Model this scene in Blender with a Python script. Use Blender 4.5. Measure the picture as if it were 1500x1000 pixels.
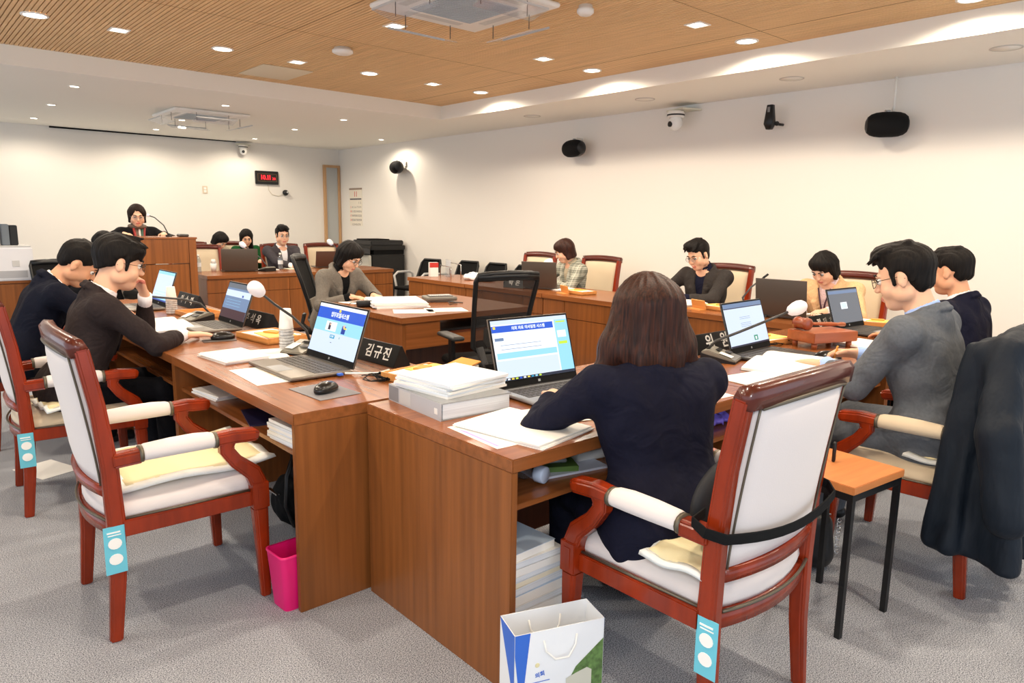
import bpy, bmesh, math, random
import numpy as np
from mathutils import Vector, Matrix, Euler
for o in list(bpy.data.objects): bpy.data.objects.remove(o)
SC = bpy.context.scene
COL = SC.collection
R = math.radians
PI = math.pi
random.seed(7); np.random.seed(7)

# ------------------------------------------------------------------ camera, world, exposure
H = 1.43
YAW, PITCH, ROLL, FPX = 0.727116, 0.168576, 0.015231, 1044.1
cam_d = bpy.data.cameras.new('camera'); cam = bpy.data.objects.new('camera', cam_d); COL.objects.link(cam)
_fw = Vector((math.sin(YAW)*math.cos(PITCH), math.cos(YAW)*math.cos(PITCH), -math.sin(PITCH)))
_rt = Vector((math.cos(YAW), -math.sin(YAW), 0)); _up = _rt.cross(_fw)
_r2 = _rt*math.cos(ROLL) + _up*math.sin(ROLL); _u2 = _up*math.cos(ROLL) - _rt*math.sin(ROLL)
cam.matrix_world = Matrix(((_r2.x, _u2.x, -_fw.x, 0), (_r2.y, _u2.y, -_fw.y, 0), (_r2.z, _u2.z, -_fw.z, H), (0, 0, 0, 1)))
cam_d.sensor_width = 36; cam_d.lens = FPX/1500*36; cam_d.clip_start = .05; cam_d.clip_end = 60
SC.camera = cam
w = bpy.data.worlds.new('world'); SC.world = w; w.use_nodes = True
w.node_tree.nodes['Background'].inputs[0].default_value = (.80, .89, 1.0, 1)
w.node_tree.nodes['Background'].inputs[1].default_value = 1.2
SC.view_settings.view_transform = 'Standard'; SC.view_settings.look = 'None'
SC.view_settings.exposure = 0.5; SC.view_settings.gamma = 1; SC.view_settings.use_curve_mapping = False
LAMP_ROUND, LAMP_SQUARE, LAMP_SMALL = 56, 40, 42
LAMP_COL = (1.0, .87, .70)
# the photographer's on-camera flash, a soft white burst just above the lens
_fl = bpy.data.lights.new('camera_flash', 'POINT'); _fl.energy = 40; _fl.color = (.94, .97, 1.0); _fl.shadow_soft_size = .12
_fo = bpy.data.objects.new('camera_flash', _fl); COL.objects.link(_fo); _fo.location = (-.05, -.05, 1.72)
SC.cycles.max_bounces = 8; SC.cycles.diffuse_bounces = 4; SC.cycles.glossy_bounces = 3; SC.cycles.transmission_bounces = 6
SC.cycles.sample_clamp_indirect = 4
SC.cycles.caustics_reflective = False; SC.cycles.caustics_refractive = False

# ------------------------------------------------------------------ materials
def lin(c):
    return tuple(((v/255)/12.92 if v/255 <= .04045 else ((v/255+.055)/1.055)**2.4) for v in c)
MATS = {}
def mat(name, rgb, rough=.5, spec=.5, metal=0, emit=None, es=0, coat=0, sheen=0, trans=0, alpha=1, noise=None, bump=None, subs=0):
    """noise=(scale xyz, amount, detail); bump=(scale xyz, strength, distance)"""
    if name in MATS: return MATS[name]
    m = bpy.data.materials.new(name); m.use_nodes = True; nt = m.node_tree; b = nt.nodes['Principled BSDF']
    c = lin(rgb)
    b.inputs['Base Color'].default_value = (*c, 1); b.inputs['Roughness'].default_value = rough
    b.inputs['Specular IOR Level'].default_value = spec; b.inputs['Metallic'].default_value = metal
    b.inputs['Coat Weight'].default_value = coat; b.inputs['Coat Roughness'].default_value = .08
    b.inputs['Sheen Weight'].default_value = sheen; b.inputs['Transmission Weight'].default_value = trans; b.inputs['Alpha'].default_value = alpha
    if subs: b.inputs['Subsurface Weight'].default_value = subs; b.inputs['Subsurface Radius'].default_value = (.02, .008, .004)
    if emit: b.inputs['Emission Color'].default_value = (*lin(emit), 1); b.inputs['Emission Strength'].default_value = es
    def coords(s):
        tc = nt.nodes.new('ShaderNodeTexCoord'); mp = nt.nodes.new('ShaderNodeMapping'); mp.inputs['Scale'].default_value = s
        nt.links.new(tc.outputs['Object'], mp.inputs[0]); return mp.outputs[0]
    if noise:
        s, amt, det = noise
        n = nt.nodes.new('ShaderNodeTexNoise'); n.inputs['Scale'].default_value = 1; n.inputs['Detail'].default_value = det
        nt.links.new(coords(s), n.inputs['Vector'])
        r = nt.nodes.new('ShaderNodeValToRGB'); r.color_ramp.elements[0].position = .3; r.color_ramp.elements[1].position = .7
        r.color_ramp.elements[0].color = (*[max(0, v*(1-amt)) for v in c], 1); r.color_ramp.elements[1].color = (*[min(1, v*(1+amt)) for v in c], 1)
        nt.links.new(n.outputs[0], r.inputs[0]); nt.links.new(r.outputs[0], b.inputs['Base Color'])
    if bump:
        s, st, ds = bump
        n = nt.nodes.new('ShaderNodeTexNoise'); n.inputs['Scale'].default_value = 1; n.inputs['Detail'].default_value = 3
        nt.links.new(coords(s), n.inputs['Vector'])
        bp = nt.nodes.new('ShaderNodeBump'); bp.inputs['Strength'].default_value = st; bp.inputs['Distance'].default_value = ds
        nt.links.new(n.outputs[0], bp.inputs['Height']); nt.links.new(bp.outputs[0], b.inputs['Normal'])
    MATS[name] = m; return m

def wood_mat(name, rgb, axis, amt=.22, rough=.32, coat=.0, fine=1.0):
    g = {'x': (1.2, 38, 38), 'y': (38, 1.2, 38), 'z': (38, 38, 1.2)}[axis]
    return mat(name, rgb, rough, .45, coat=coat, noise=(tuple(v*fine for v in g), amt, 6), bump=(tuple(v*6 for v in g), .05, .001))
WOODZ = wood_mat('desk_veneer_upright', (134, 79, 37), 'z')
WOODX = wood_mat('desk_veneer_along_x', (140, 83, 43), 'x', .2, .26)
WOODY = wood_mat('desk_veneer_along_y', (140, 83, 43), 'y', .2, .26)
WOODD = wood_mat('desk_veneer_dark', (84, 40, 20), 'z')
MAHOG = mat('mahogany_lacquer', (136, 42, 10), .26, .4, coat=.18, noise=((20, 20, 4), .25, 4))
MAHOGD = mat('mahogany_top_rail', (84, 30, 18), .26, .4, coat=.3, noise=((6, 20, 20), .2, 4))
CREAM = mat('cream_velour', (222, 214, 211), .85, .15, sheen=.25, bump=((240, 240, 240), .15, .002))
CREAMW = mat('tan_velour', (214, 196, 168), .85, .15, sheen=.25, bump=((240, 240, 240), .15, .002))
STUD = mat('aged_stud_trim', (104, 96, 82), .45, .5, metal=.6)
BLACK = mat('black_plastic', (16, 16, 17), .42, .45)
BLACKM = mat('black_matte', (13, 13, 14), .8, .2)
DGREY = mat('dark_grey_plastic', (52, 51, 50), .4)
GREYM = mat('laptop_taupe_metal', (128, 120, 110), .35, .5, metal=.55)
GREYL = mat('laptop_lid_bronze', (92, 82, 74), .4, .5, metal=.35)
LGREY = mat('light_grey_plastic', (196, 196, 194), .45)
WHITEP = mat('white_plastic', (236, 234, 228), .4)
PAPER = mat('white_paper', (246, 244, 238), .8, .2)
PAPER2 = mat('cream_paper', (240, 232, 208), .8, .2)
PAPERB = mat('cool_paper_edge', (228, 233, 238), .8, .2, noise=((3, 3, 420), .12, 2))
ORANGEW = mat('light_wood_tray', (214, 150, 82), .45, noise=((4, 40, 40), .12, 4))
YELLOWP = mat('manila_yellow', (246, 212, 110), .7)
ORANGEP = mat('orange_folder', (226, 156, 70), .7)
PINKP = mat('pink_paper', (222, 160, 220), .7)
CHROME = mat('chrome', (200, 200, 202), .18, .5, metal=1)
SILVER = mat('silver_grey_plastic', (160, 162, 164), .35, .5, metal=.3)
BLUE = mat('blue_print', (44, 98, 200), .6)
NAVYP = mat('navy_folder', (22, 24, 66), .5)
GREENP = mat('green_cover', (86, 116, 50), .6)
SKYP = mat('sky_blue_tag', (108, 196, 214), .7)
def clear_mat(name, rgb=(250, 252, 255), rough=.05):
    if name in MATS: return MATS[name]
    m = bpy.data.materials.new(name); m.use_nodes = True; nt = m.node_tree
    out = nt.nodes['Material Output']; nt.nodes.remove(nt.nodes['Principled BSDF'])
    t = nt.nodes.new('ShaderNodeBsdfTransparent'); t.inputs[0].default_value = (*lin(rgb), 1)
    g = nt.nodes.new('ShaderNodeBsdfGlossy'); g.inputs['Roughness'].default_value = rough
    d = nt.nodes.new('ShaderNodeBsdfDiffuse'); d.inputs[0].default_value = (.8, .82, .85, 1)
    mx = nt.nodes.new('ShaderNodeMixShader'); mx.inputs[0].default_value = .18
    m2 = nt.nodes.new('ShaderNodeMixShader'); m2.inputs[0].default_value = .5
    nt.links.new(g.outputs[0], m2.inputs[1]); nt.links.new(d.outputs[0], m2.inputs[2])
    nt.links.new(t.outputs[0], mx.inputs[1]); nt.links.new(m2.outputs[0], mx.inputs[2]); nt.links.new(mx.outputs[0], out.inputs[0])
    MATS[name] = m; return m
CLEAR = clear_mat('clear_plastic')
def screen_mat(name, rgb, s=1.0):
    return mat(name, (8, 8, 9), .3, .3, emit=rgb, es=s)

# ------------------------------------------------------------------ mesh builder
class MB:
    def __init__(s): s.v = []; s.f = []; s.m = []; s.sm = []
    def add(s, vs, fs, mi=0, smooth=False):
        k = len(s.v); s.v += [tuple(v) for v in vs]
        for f in fs: s.f.append([k+i for i in f]); s.m.append(mi); s.sm.append(smooth)
        return s
    def box(s, x0, y0, z0, x1, y1, z1, mi=0, rot=None, piv=None):
        vs = [(x, y, z) for z in (z0, z1) for y in (y0, y1) for x in (x0, x1)]
        if rot is not None:
            p = Vector(piv if piv is not None else ((x0+x1)/2, (y0+y1)/2, (z0+z1)/2)); M = rot if isinstance(rot, Matrix) else Euler(rot).to_matrix()
            vs = [tuple(p + M @ (Vector(v)-p)) for v in vs]
        return s.add(vs, [(0, 2, 3, 1), (4, 5, 7, 6), (0, 1, 5, 4), (2, 6, 7, 3), (0, 4, 6, 2), (1, 3, 7, 5)], mi)
    def rbox(s, x0, y0, z0, x1, y1, z1, r=.004, mi=0, smooth=True, seg=3):
        """box with rounded upright edges and softened top and bottom"""
        rings = []
        r = min(r, (x1-x0)/2.01, (y1-y0)/2.01, (z1-z0)/2.01)
        for z, ins in ((z0, r), (z0+r*.3, r*.3), (z0+r, 0), (z1-r, 0), (z1-r*.3, r*.3), (z1, r)):
            ring = []
            for cx, cy, a0 in ((x1-r, y1-r, 0), (x0+r, y1-r, 90), (x0+r, y0+r, 180), (x1-r, y0+r, 270)):
                for i in range(seg+1):
                    a = R(a0+90*i/seg); rr = max(r-ins, 0); ring.append((cx+rr*math.cos(a), cy+rr*math.sin(a), z))
            rings.append(ring)
        return s.loft(rings, mi, smooth)
    def loft(s, rings, mi=0, smooth=True, caps=True, closed=True):
        n = len(rings[0]); vs = [p for r in rings for p in r]; fs = []
        for i in range(len(rings)-1):
            for j in range(n if closed else n-1):
                a = i*n+j; b = i*n+(j+1) % n; fs.append((a, b, b+n, a+n))
        if caps: fs.append(tuple(range(n-1, -1, -1))); fs.append(tuple((len(rings)-1)*n+j for j in range(n)))
        return s.add(vs, fs, mi, smooth)
    def tube(s, pts, r, seg=8, mi=0, smooth=True, flat=1.0):
        pts = [Vector(p) for p in pts]; rings = []; up = None
        rs = r if isinstance(r, (list, tuple)) else [r]*len(pts)
        for i, p in enumerate(pts):
            d = (pts[min(i+1, len(pts)-1)] - pts[max(i-1, 0)]).normalized()
            if up is None:
                up = Vector((0, 0, 1)) if abs(d.z) < .9 else Vector((1, 0, 0))
            a = d.cross(up).normalized(); u = a.cross(d).normalized(); up = u
            rings.append([p + a*rs[i]*math.cos(2*PI*k/seg) + u*rs[i]*flat*math.sin(2*PI*k/seg) for k in range(seg)])
        return s.loft(rings, mi, smooth)
    def bar(s, pts, w, d, side=(1, 0, 0), mi=0, ws=None, ds=None):
        """rectangular bar swept along pts; w along side, d along the other"""
        pts = [Vector(p) for p in pts]; rings = []; sd = Vector(side)
        for i, p in enumerate(pts):
            t = (pts[min(i+1, len(pts)-1)] - pts[max(i-1, 0)]).normalized()
            a = (sd - t*sd.dot(t)).normalized(); u = t.cross(a)
            ww = (ws[i] if ws else w)/2; dd = (ds[i] if ds else d)/2
            rings.append([p + a*x*ww + u*y*dd for x, y in ((-1, -.7), (-.7, -1), (.7, -1), (1, -.7), (1, .7), (.7, 1), (-.7, 1), (-1, .7))])
        return s.loft(rings, mi, False)
    def cyl(s, c, r, z0, z1, seg=20, mi=0, r2=None, smooth=True):
        return s.lathe(c, [(r, z0), (r if r2 is None else r2, z1)], seg, mi, smooth)
    def lathe(s, c, prof, seg=20, mi=0, smooth=True, caps=True):
        rings = [[(c[0]+r*math.cos(2*PI*k/seg), c[1]+r*math.sin(2*PI*k/seg), z) for k in range(seg)] for r, z in prof]
        return s.loft(rings, mi, smooth, caps)
    def ball(s, c, r, seg=14, rings=8, mi=0):
        rx, ry, rz = r if isinstance(r, (tuple, list)) else (r, r, r)
        rr = [[(c[0]+rx*math.sin(t)*math.cos(2*PI*k/seg), c[1]+ry*math.sin(t)*math.sin(2*PI*k/seg), c[2]-rz*math.cos(t)) for k in range(seg)] for t in [PI*(i+.15)/(rings+.3) for i in range(rings+1)]]
        return s.loft(rr, mi, True)
    def prism(s, poly, a0, a1, axis='x', mi=0):
        def P(u, v, a): return {'x': (a, u, v), 'y': (u, a, v), 'z': (u, v, a)}[axis]
        n = len(poly); vs = [P(u, v, a0) for u, v in poly] + [P(u, v, a1) for u, v in poly]
        fs = [tuple(range(n-1, -1, -1)), tuple(range(n, 2*n))] + [(i, (i+1) % n, n+(i+1) % n, n+i) for i in range(n)]
        return s.add(vs, fs, mi)
    def quad(s, a, b, c, d, mi=0): return s.add([a, b, c, d], [(0, 1, 2, 3)], mi)
    def xf(s, M):
        M = M if isinstance(M, Matrix) else Matrix.Translation(M)
        s.v = [tuple(M @ Vector(v)) for v in s.v]; return s
    def mesh(s, name, mats, bevel=0, fixn=True):
        me = bpy.data.meshes.new(name); me.from_pydata(s.v, [], s.f)
        mats = mats if isinstance(mats, (list, tuple)) else [mats]
        for m in mats: me.materials.append(m)
        me.polygons.foreach_set('material_index', s.m); me.polygons.foreach_set('use_smooth', s.sm)
        if fixn or bevel:
            bm = bmesh.new(); bm.from_mesh(me)
            if fixn: bmesh.ops.recalc_face_normals(bm, faces=bm.faces)
            if bevel:
                es = [e for e in bm.edges if len(e.link_faces) == 2 and e.calc_face_angle(0) > .6]
                bmesh.ops.bevel(bm, geom=es, offset=bevel, segments=2, affect='EDGES', clamp_overlap=True)
            bm.to_mesh(me); bm.free()
        me.update(); return me
    def build(s, name, mats, parent=None, bevel=0, loc=None, rotz=0, fixn=True):
        o = bpy.data.objects.new(name, s.mesh(name, mats, bevel, fixn)); COL.objects.link(o)
        if parent is not None: o.parent = parent
        if loc is not None: o.location = loc
        o.rotation_euler.z = rotz
        return o
def tag(o, label, cat, group=None, kind=None):
    if label: o['label'] = label
    if cat: o['category'] = cat
    if group: o['group'] = group
    if kind: o['kind'] = kind
    return o
def thing(name, label, cat, loc=(0, 0, 0), rotz=0, group=None):
    o = bpy.data.objects.new(name, None); COL.objects.link(o); o.empty_display_size = .05
    o.location = loc; o.rotation_euler = (0, 0, rotz); return tag(o, label, cat, group)
def struct(name, mb, mats, parent=None, bevel=0, **k):
    o = mb.build(name, mats, parent, bevel, **k)
    if parent is None: o['kind'] = 'structure'
    return o
def dup(root, loc, rotz, label=None, group=None):
    r = root.copy(); COL.objects.link(r); r.location = loc; r.rotation_euler = (0, 0, rotz)
    if label: r['label'] = label
    if group: r['group'] = group
    for ch in list(root.children):
        c = ch.copy(); COL.objects.link(c); c.parent = r
        for g in list(ch.children):
            d = g.copy(); COL.objects.link(d); d.parent = c
    return r
def text_mesh(s, size, depth=.0004):
    """lettering as flat geometry in the xy plane, centred"""
    c = bpy.data.curves.new('lettering', 'FONT'); c.body = s; c.size = size; c.align_x = 'CENTER'; c.align_y = 'CENTER'; c.extrude = depth; c.resolution_u = 2; c.offset = .018*size
    o = bpy.data.objects.new('lettering', c); COL.objects.link(o)
    me = bpy.data.meshes.new_from_object(o.evaluated_get(bpy.context.evaluated_depsgraph_get()))
    bpy.data.objects.remove(o); bpy.data.curves.remove(c); return me
def lettering(s, size, M, m, parent, name='lettering', bold=0):
    me = text_mesh(s, size); me.transform(M); me.materials.clear(); me.materials.append(m)
    if bold:
        me2 = me.copy()
    o = bpy.data.objects.new(name, me); COL.objects.link(o); o.parent = parent
    return o
def frame(o, x, y, z):
    """matrix whose columns are the given axes, at origin o"""
    x, y, z = Vector(x), Vector(y), Vector(z)
    return Matrix(((x.x, y.x, z.x, o[0]), (x.y, y.y, z.y, o[1]), (x.z, y.z, z.z, o[2]), (0, 0, 0, 1)))
# ------------------------------------------------------------------ room shell
XW, YW, ZC, ZW = 6.5, 12.14, 2.64, 2.80
SX, SY = 5.40, 7.45          # edges of the raised timber ceiling
X0, Y0 = -3.2, -2.6
def carpet_mat():
    m = bpy.data.materials.new('grey_loop_carpet'); m.use_nodes = True; nt = m.node_tree; b = nt.nodes['Principled BSDF']
    b.inputs['Roughness'].default_value = .95; b.inputs['Specular IOR Level'].default_value = .1
    tc = nt.nodes.new('ShaderNodeTexCoord')
    n = nt.nodes.new('ShaderNodeTexNoise'); n.inputs['Scale'].default_value = 250; n.inputs['Detail'].default_value = 4; n.inputs['Roughness'].default_value = .75
    r = nt.nodes.new('ShaderNodeValToRGB'); e = r.color_ramp.elements
    e[0].position = .40; e[0].color = (*lin((74, 78, 87)), 1); e[1].position = .59; e[1].color = (*lin((214, 217, 224)), 1)
    n2 = nt.nodes.new('ShaderNodeTexNoise'); n2.inputs['Scale'].default_value = 2.2; n2.inputs['Detail'].default_value = 2
    mx = nt.nodes.new('ShaderNodeMix'); mx.data_type = 'RGBA'; mx.blend_type = 'MULTIPLY'; mx.inputs[0].default_value = .25
    nt.links.new(tc.outputs['Object'], n.inputs[0]); nt.links.new(n.outputs[0], r.inputs[0]); nt.links.new(tc.outputs['Object'], n2.inputs[0])
    nt.links.new(r.outputs[0], mx.inputs[6]); nt.links.new(n2.outputs[0], mx.inputs[7]); nt.links.new(mx.outputs[2], b.inputs['Base Color'])
    bp = nt.nodes.new('ShaderNodeBump'); bp.inputs['Strength'].default_value = .3; bp.inputs['Distance'].default_value = .002
    nt.links.new(n.outputs[0], bp.inputs['Height']); nt.links.new(bp.outputs[0], b.inputs['Normal'])
    return m
WALL = mat('warm_white_paint', (233, 228, 220), .75, .2, bump=((60, 60, 60), .04, .002))
CEIL = mat('ceiling_white_paint', (240, 236, 226), .8, .2)
SLAT = mat('oak_slat', (228, 188, 136), .55, .3, noise=((30, 1.0, 30), .1, 4))
SLATB = mat('oak_slat_groove', (128, 92, 58), .8, .1)
struct('floor', MB().box(X0, Y0, -.1, XW+.1, YW+.1, 0), carpet_mat())
struct('wall_right', MB().box(XW, Y0, 0, XW+.12, YW+.12, ZC+.25), WALL)
struct('wall_back', MB().box(X0, YW, 0, XW, YW+.12, ZC+.25), WALL)
# plain white ceiling around the raised timber field
cl = MB()
cl.box(X0, SY, ZC, XW, YW, ZC+.03)
cl.box(SX, Y0, ZC, XW, SY, ZC+.03)
cl.box(SX, Y0, ZC+.03, SX+.02, SY, ZW+.05)
cl.box(X0, SY, ZC+.03, SX+.02, SY+.02, ZW+.05)
struct('ceiling', cl, CEIL)
wc = struct('ceiling_timber', MB().box(X0, Y0, ZW+.012, SX, SY, ZW+.03), SLATB)
# slats run towards the far wall; in panels with a fine joint every 2.4 m
sl = MB(); x = X0+.004
while x < SX-.004:
    x1 = min(x+.024, SX-.002)
    sl.box(x, Y0, ZW, x1, SY-.002, ZW+.012); x += .032
slo = sl.build('slat', SLAT, wc, fixn=False); slo['kind'] = 'stuff'
sj = MB()
for yy in (5.3, 2.9, .5): sj.box(X0, yy, ZW-.0006, SX, yy+.004, ZW)
for xx in (4.93, 2.49, .05): sj.box(xx, Y0, ZW-.0006, xx+.006, SY, ZW)
sj.build('joint', SLATB, wc, fixn=False)
# strip painted black for gap shade where the blind box meets the far wall
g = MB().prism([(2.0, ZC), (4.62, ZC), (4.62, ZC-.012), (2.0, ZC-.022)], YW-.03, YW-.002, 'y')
struct('gap_shade_strip', g, BLACKM)
struct('baseboard_right', MB().box(XW-.012, Y0, 0, XW, YW, .08), mat('grey_skirting', (120, 112, 104), .5))
struct('baseboard_back', MB().box(X0, YW-.012, 0, XW-.3, YW, .08), MATS['grey_skirting'])

# narrow side light with frosted glass beside the corner
dr = thing('window_1', None, None, (6.33, YW, 0)); dr['kind'] = 'structure'
fr = MB(); fr.box(-.16, -.05, 0, -.115, .0, 2.36); fr.box(.115, -.05, 0, .16, 0, 2.36); fr.box(-.115, -.05, 2.315, .115, 0, 2.36)
fr.build('window_frame', mat('pale_oak_frame', (190, 150, 108), .5, noise=((30, 30, 2), .12, 4)), dr)
MB().box(-.115, -.03, 0, .115, -.012, 2.315).build('frosted_pane', mat('frosted_glass', (176, 178, 176), .3, .5), dr)

# ------------------------------------------------------------------ ceiling lamps
LENS = mat('lamp_lens', (255, 250, 240), .4, emit=(255, 244, 224), es=9)
TRIMW = mat('lamp_trim_white', (238, 234, 226), .5)
def spot(parent, power, size=168, blend=.45, rad=.045, z=-.014):
    d = bpy.data.lights.new('lamp_light', 'SPOT'); d.energy = power; d.color = LAMP_COL; d.spot_size = R(size); d.spot_blend = blend; d.shadow_soft_size = rad
    o = bpy.data.objects.new('lamp_light', d); COL.objects.link(o); o.parent = parent; o.location = (0, 0, z); return o
def round_lamp(x, y, z, r, power, label, group):
    t = thing('round_downlight', label, 'ceiling light', (x, y, z), 0, group)
    MB().lathe((0, 0), [(r*1.22, 0), (r*1.22, -.006), (r*1.0, -.008), (r*.97, -.002), (r*.97, 0)], 24, caps=False).build('lamp_trim', TRIMW, t)
    MB().cyl((0, 0), r*.97, -.004, -.002, 24).build('lamp_lens', LENS, t)
    spot(t, power)
def square_lamp(x, y, label):
    t = thing('square_downlight', label, 'ceiling light', (x, y, ZW), 0, 'square downlights in the timber ceiling')
    f = MB(); s = .055
    f.box(-s-.012, -s-.012, -.006, s+.012, -s, 0); f.box(-s-.012, s, -.006, s+.012, s+.012, 0); f.box(-s-.012, -s, -.006, -s, s, 0); f.box(s, -s, -.006, s+.012, s, 0)
    f.build('lamp_trim', TRIMW, t)
    MB().cyl((0, 0), .042, -.005, -.002, 20).build('lamp_lens', LENS, t)
    MB().box(-s, -s, -.002, s, s, 0).build('reflector', mat('lamp_reflector', (250, 240, 220), .5, emit=(255, 240, 215), es=1.2), t)
    spot(t, LAMP_SQUARE, 150, .6)
GR = 'round downlights in the timber ceiling'
for x, y, l in ((1.0, 6.22, 'large round downlight at the outer end of the far timber row'), (2.33, 6.3, 'second round downlight from the outer end of the far timber row'),
                (3.72, 6.3, 'round downlight beyond the ceiling smoke detector'), (5.11, 6.32, 'round downlight at the inner corner of the timber ceiling'),
                (5.10, 4.68, 'round downlight near the soffit above the second wall speaker'), (5.12, 3.12, 'round downlight near the soffit above the wall camera'),
                (5.14, 1.62, 'round downlight near the soffit at the top edge of the view')):
    round_lamp(x, y, ZW, .072, LAMP_ROUND, l, GR)
for x, y in ((.9, 1.6), (2.33, 1.6), (.9, 4.66), (.9, 3.1), (-.6, 3.1), (-.6, 5.0), (2.33, .1), (3.72, .1), (3.72, 1.6), (5.12, .1)):
    round_lamp(x, y, ZW, .072, LAMP_ROUND, 'round downlight in the timber ceiling over the camera side', GR)
for x, y, l in ((1.54, 6.25, 'square downlight between the two outermost round lamps of the far row'), (3.0, 6.33, 'square downlight beside the white access hatch'),
                (4.47, 6.31, 'square downlight closest to the inner corner of the timber ceiling'), (2.97, 4.66, 'square downlight beside the cassette air conditioner deflector'),
                (4.46, 4.66, 'square downlight below the small smoke detector'), (4.47, 3.12, 'square downlight above the wall camera side of the timber field')):
    square_lamp(x, y, l)
WR = 'small downlights in the white ceiling'
for x, y, l in ((1.59, 8.19, 'small downlight in the white strip just beyond the timber edge, outer row'), (1.65, 9.75, 'small downlight in the white strip, middle of the outer row'),
                (1.7, 11.28, 'small downlight in the white strip, outer row next to the far wall'), (3.18, 11.33, 'small downlight nearest the far wall below the slim air conditioner'),
                (3.12, 9.97, 'small downlight next to the slim air conditioner deflector'), (3.07, 8.3, 'small downlight between the timber edge and slim air conditioner'),
                (4.66, 11.43, 'small downlight above the far wall camera'), (4.56, 9.77, 'small downlight in the white strip, middle of the inner row'),
                (4.55, 8.35, 'small downlight in the white strip close to the soffit corner'), (6.07, 9.96, 'small downlight grazing the wall above the farthest speaker')):
    round_lamp(x, y, ZC, .042, LAMP_SMALL if x < 6 else 34, l, WR)

# ------------------------------------------------------------------ ceiling and wall fittings
def cassette(x, y, z, s, label, deflect=True, big=True):
    t = thing('cassette_air_conditioner', label, 'air conditioner', (x, y, z))
    o = MB(); o.rbox(-s, -s, -.035, s, s, 0, .02); o.build('panel', TRIMW, t)
    q = s*.56
    gr = MB(); gr.box(-q, -q, -.04, q, q, -.034)
    gr.build('intake_plate', LGREY, t)
    gl = MB(); n = 22
    for i in range(n): yy = -q+.01+(2*q-.02)*i/(n-1); gl.box(-q+.01, yy-.004, -.044, q-.01, yy+.004, -.04)
    o2 = gl.build('grille_bars', mat('grille_blue_grey', (176, 186, 192), .5), t); o2['kind'] = 'stuff'
    for a in range(4):
        M = Matrix.Rotation(a*PI/2, 4, 'Z')
        MB().box(-q*.9, q+.05, -.0365, q*.9, q+.11, -.034).xf(M).build('outlet_vane', mat('vane_grey', (206, 204, 198), .5), t)
        if deflect:
            d = MB().box(-q*.95, s*.86, -.125, q*.95, s*1.0+.1, -.119, rot=(R(14), 0, 0)); d.xf(M)
            dd = d.build('deflector', CLEAR, t)
            ed = MB(); ed.box(-q*.95, s+.09, -.106, q*.95, s+.10, -.094); ed.xf(M); ed.build('deflector_edge', LGREY, dd)
            hb = MB()
            for xx in (-q*.75, q*.75): hb.box(xx-.002, s*.9, -.125, xx+.002, s*.9+.004, -.02)
            hb.xf(M); hb.build('hanger', DGREY, dd)
    return t
cassette(2.98, 3.86, ZW, .44, 'large white cassette air conditioner with clear deflectors in the timber ceiling')
cassette(3.12, 9.25, ZC, .44, 'white cassette air conditioner in the white strip near the far wall')
MB().rbox(2.81, 6.62, ZW-.008, 3.30, 7.22, ZW-.0005, .004).build('access_hatch', mat('hatch_cream', (222, 206, 176), .6))
tag(bpy.data.objects['access_hatch'], 'square cream access hatch set in the timber ceiling', 'hatch')
def detector(x, y, z, r, h, label):
    t = thing('smoke_detector', label, 'smoke detector', (x, y, z))
    MB().lathe((0, 0), [(r*.8, 0), (r*.85, -h*.35), (r, -h*.4), (r, -h*.75), (r*.7, -h), (r*.3, -h*1.02)], 22).build('housing', TRIMW, t)
    MB().cyl((0, 0), r*.78, -h*.38, -h*.28, 22).build('vent_slot', BLACKM, t)
detector(3.03, 5.55, ZW, .085, .05, 'flat round smoke detector with dark vent slot')
detector(3.58, 3.36, ZW, .055, .06, 'small white smoke detector beside the large air conditioner')
for x, y, l in ((5.92, 3.16, 'flush round ceiling speaker above the wall camera'), (5.92, 1.62, 'flush round ceiling speaker in the near end of the soffit'),
                (5.9, 4.69, 'flush round ceiling speaker above the second wall speaker'), (5.94, 6.38, 'flush round ceiling speaker at the far end of the soffit')):
    t = thing('ceiling_speaker', l, 'speaker', (x, y, ZC), 0, 'flush speakers in the white soffit')
    MB().lathe((0, 0), [(.10, 0), (.10, -.004), (.092, -.006), (.088, -.003)], 26, caps=False).build('rim', mat('speaker_rim', (196, 190, 180), .5), t)
    MB().cyl((0, 0), .088, -.003, -.001, 26).build('grille', CEIL, t)

def wall_speaker(y, z, rz, label, pipe=False):
    t = thing('wall_speaker', label, 'speaker', (XW-.16, y, z), rz, 'black drum speakers on the right-hand wall')
    # barrel with rounded ends lying along local x
    prof = [(.0, -.165), (.034, -.162), (.062, -.15), (.083, -.125), (.095, -.09), (.1, -.045), (.1, .045), (.095, .09), (.083, .125), (.062, .15), (.034, .162), (.0, .165)]
    b = MB().loft([[(x, max(r, .001)*math.cos(2*PI*k/20), max(r, .001)*math.sin(2*PI*k/20)) for k in range(20)] for r, x in prof], 0, True)
    b.build('cabinet', BLACK, t)
    MB().loft([[(x, -.004+1.02*r*math.cos(a), 1.02*r*math.sin(a)) for a in [R(100+160*k/12) for k in range(13)]] for r, x in prof[2:-2]], 0, True, False, False).build('front_grille', BLACKM, t)
    br = MB(); br.bar([(-.0, .0, .1), (0, .03, .125), (0, .12, .125)], .03, .008); br.bar([(0, .15, .03), (0, .12, .125)], .03, .008)
    br.build('bracket', TRIMW, t)
    MB().cyl((0, 0), .018, .095, .115, 12).build('knob', SILVER, t)
    return t
wall_speaker(9.95, 2.23, -PI/2-.35, 'black drum speaker on the wall above the calendar corner, lit by a ceiling lamp')
wall_speaker(6.07, 2.28, -PI/2-.15, 'black drum speaker in the middle of the long white wall')
s3 = wall_speaker(2.52, 2.25, -PI/2+.5, 'black drum speaker hanging below a white pipe on the wall')
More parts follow.
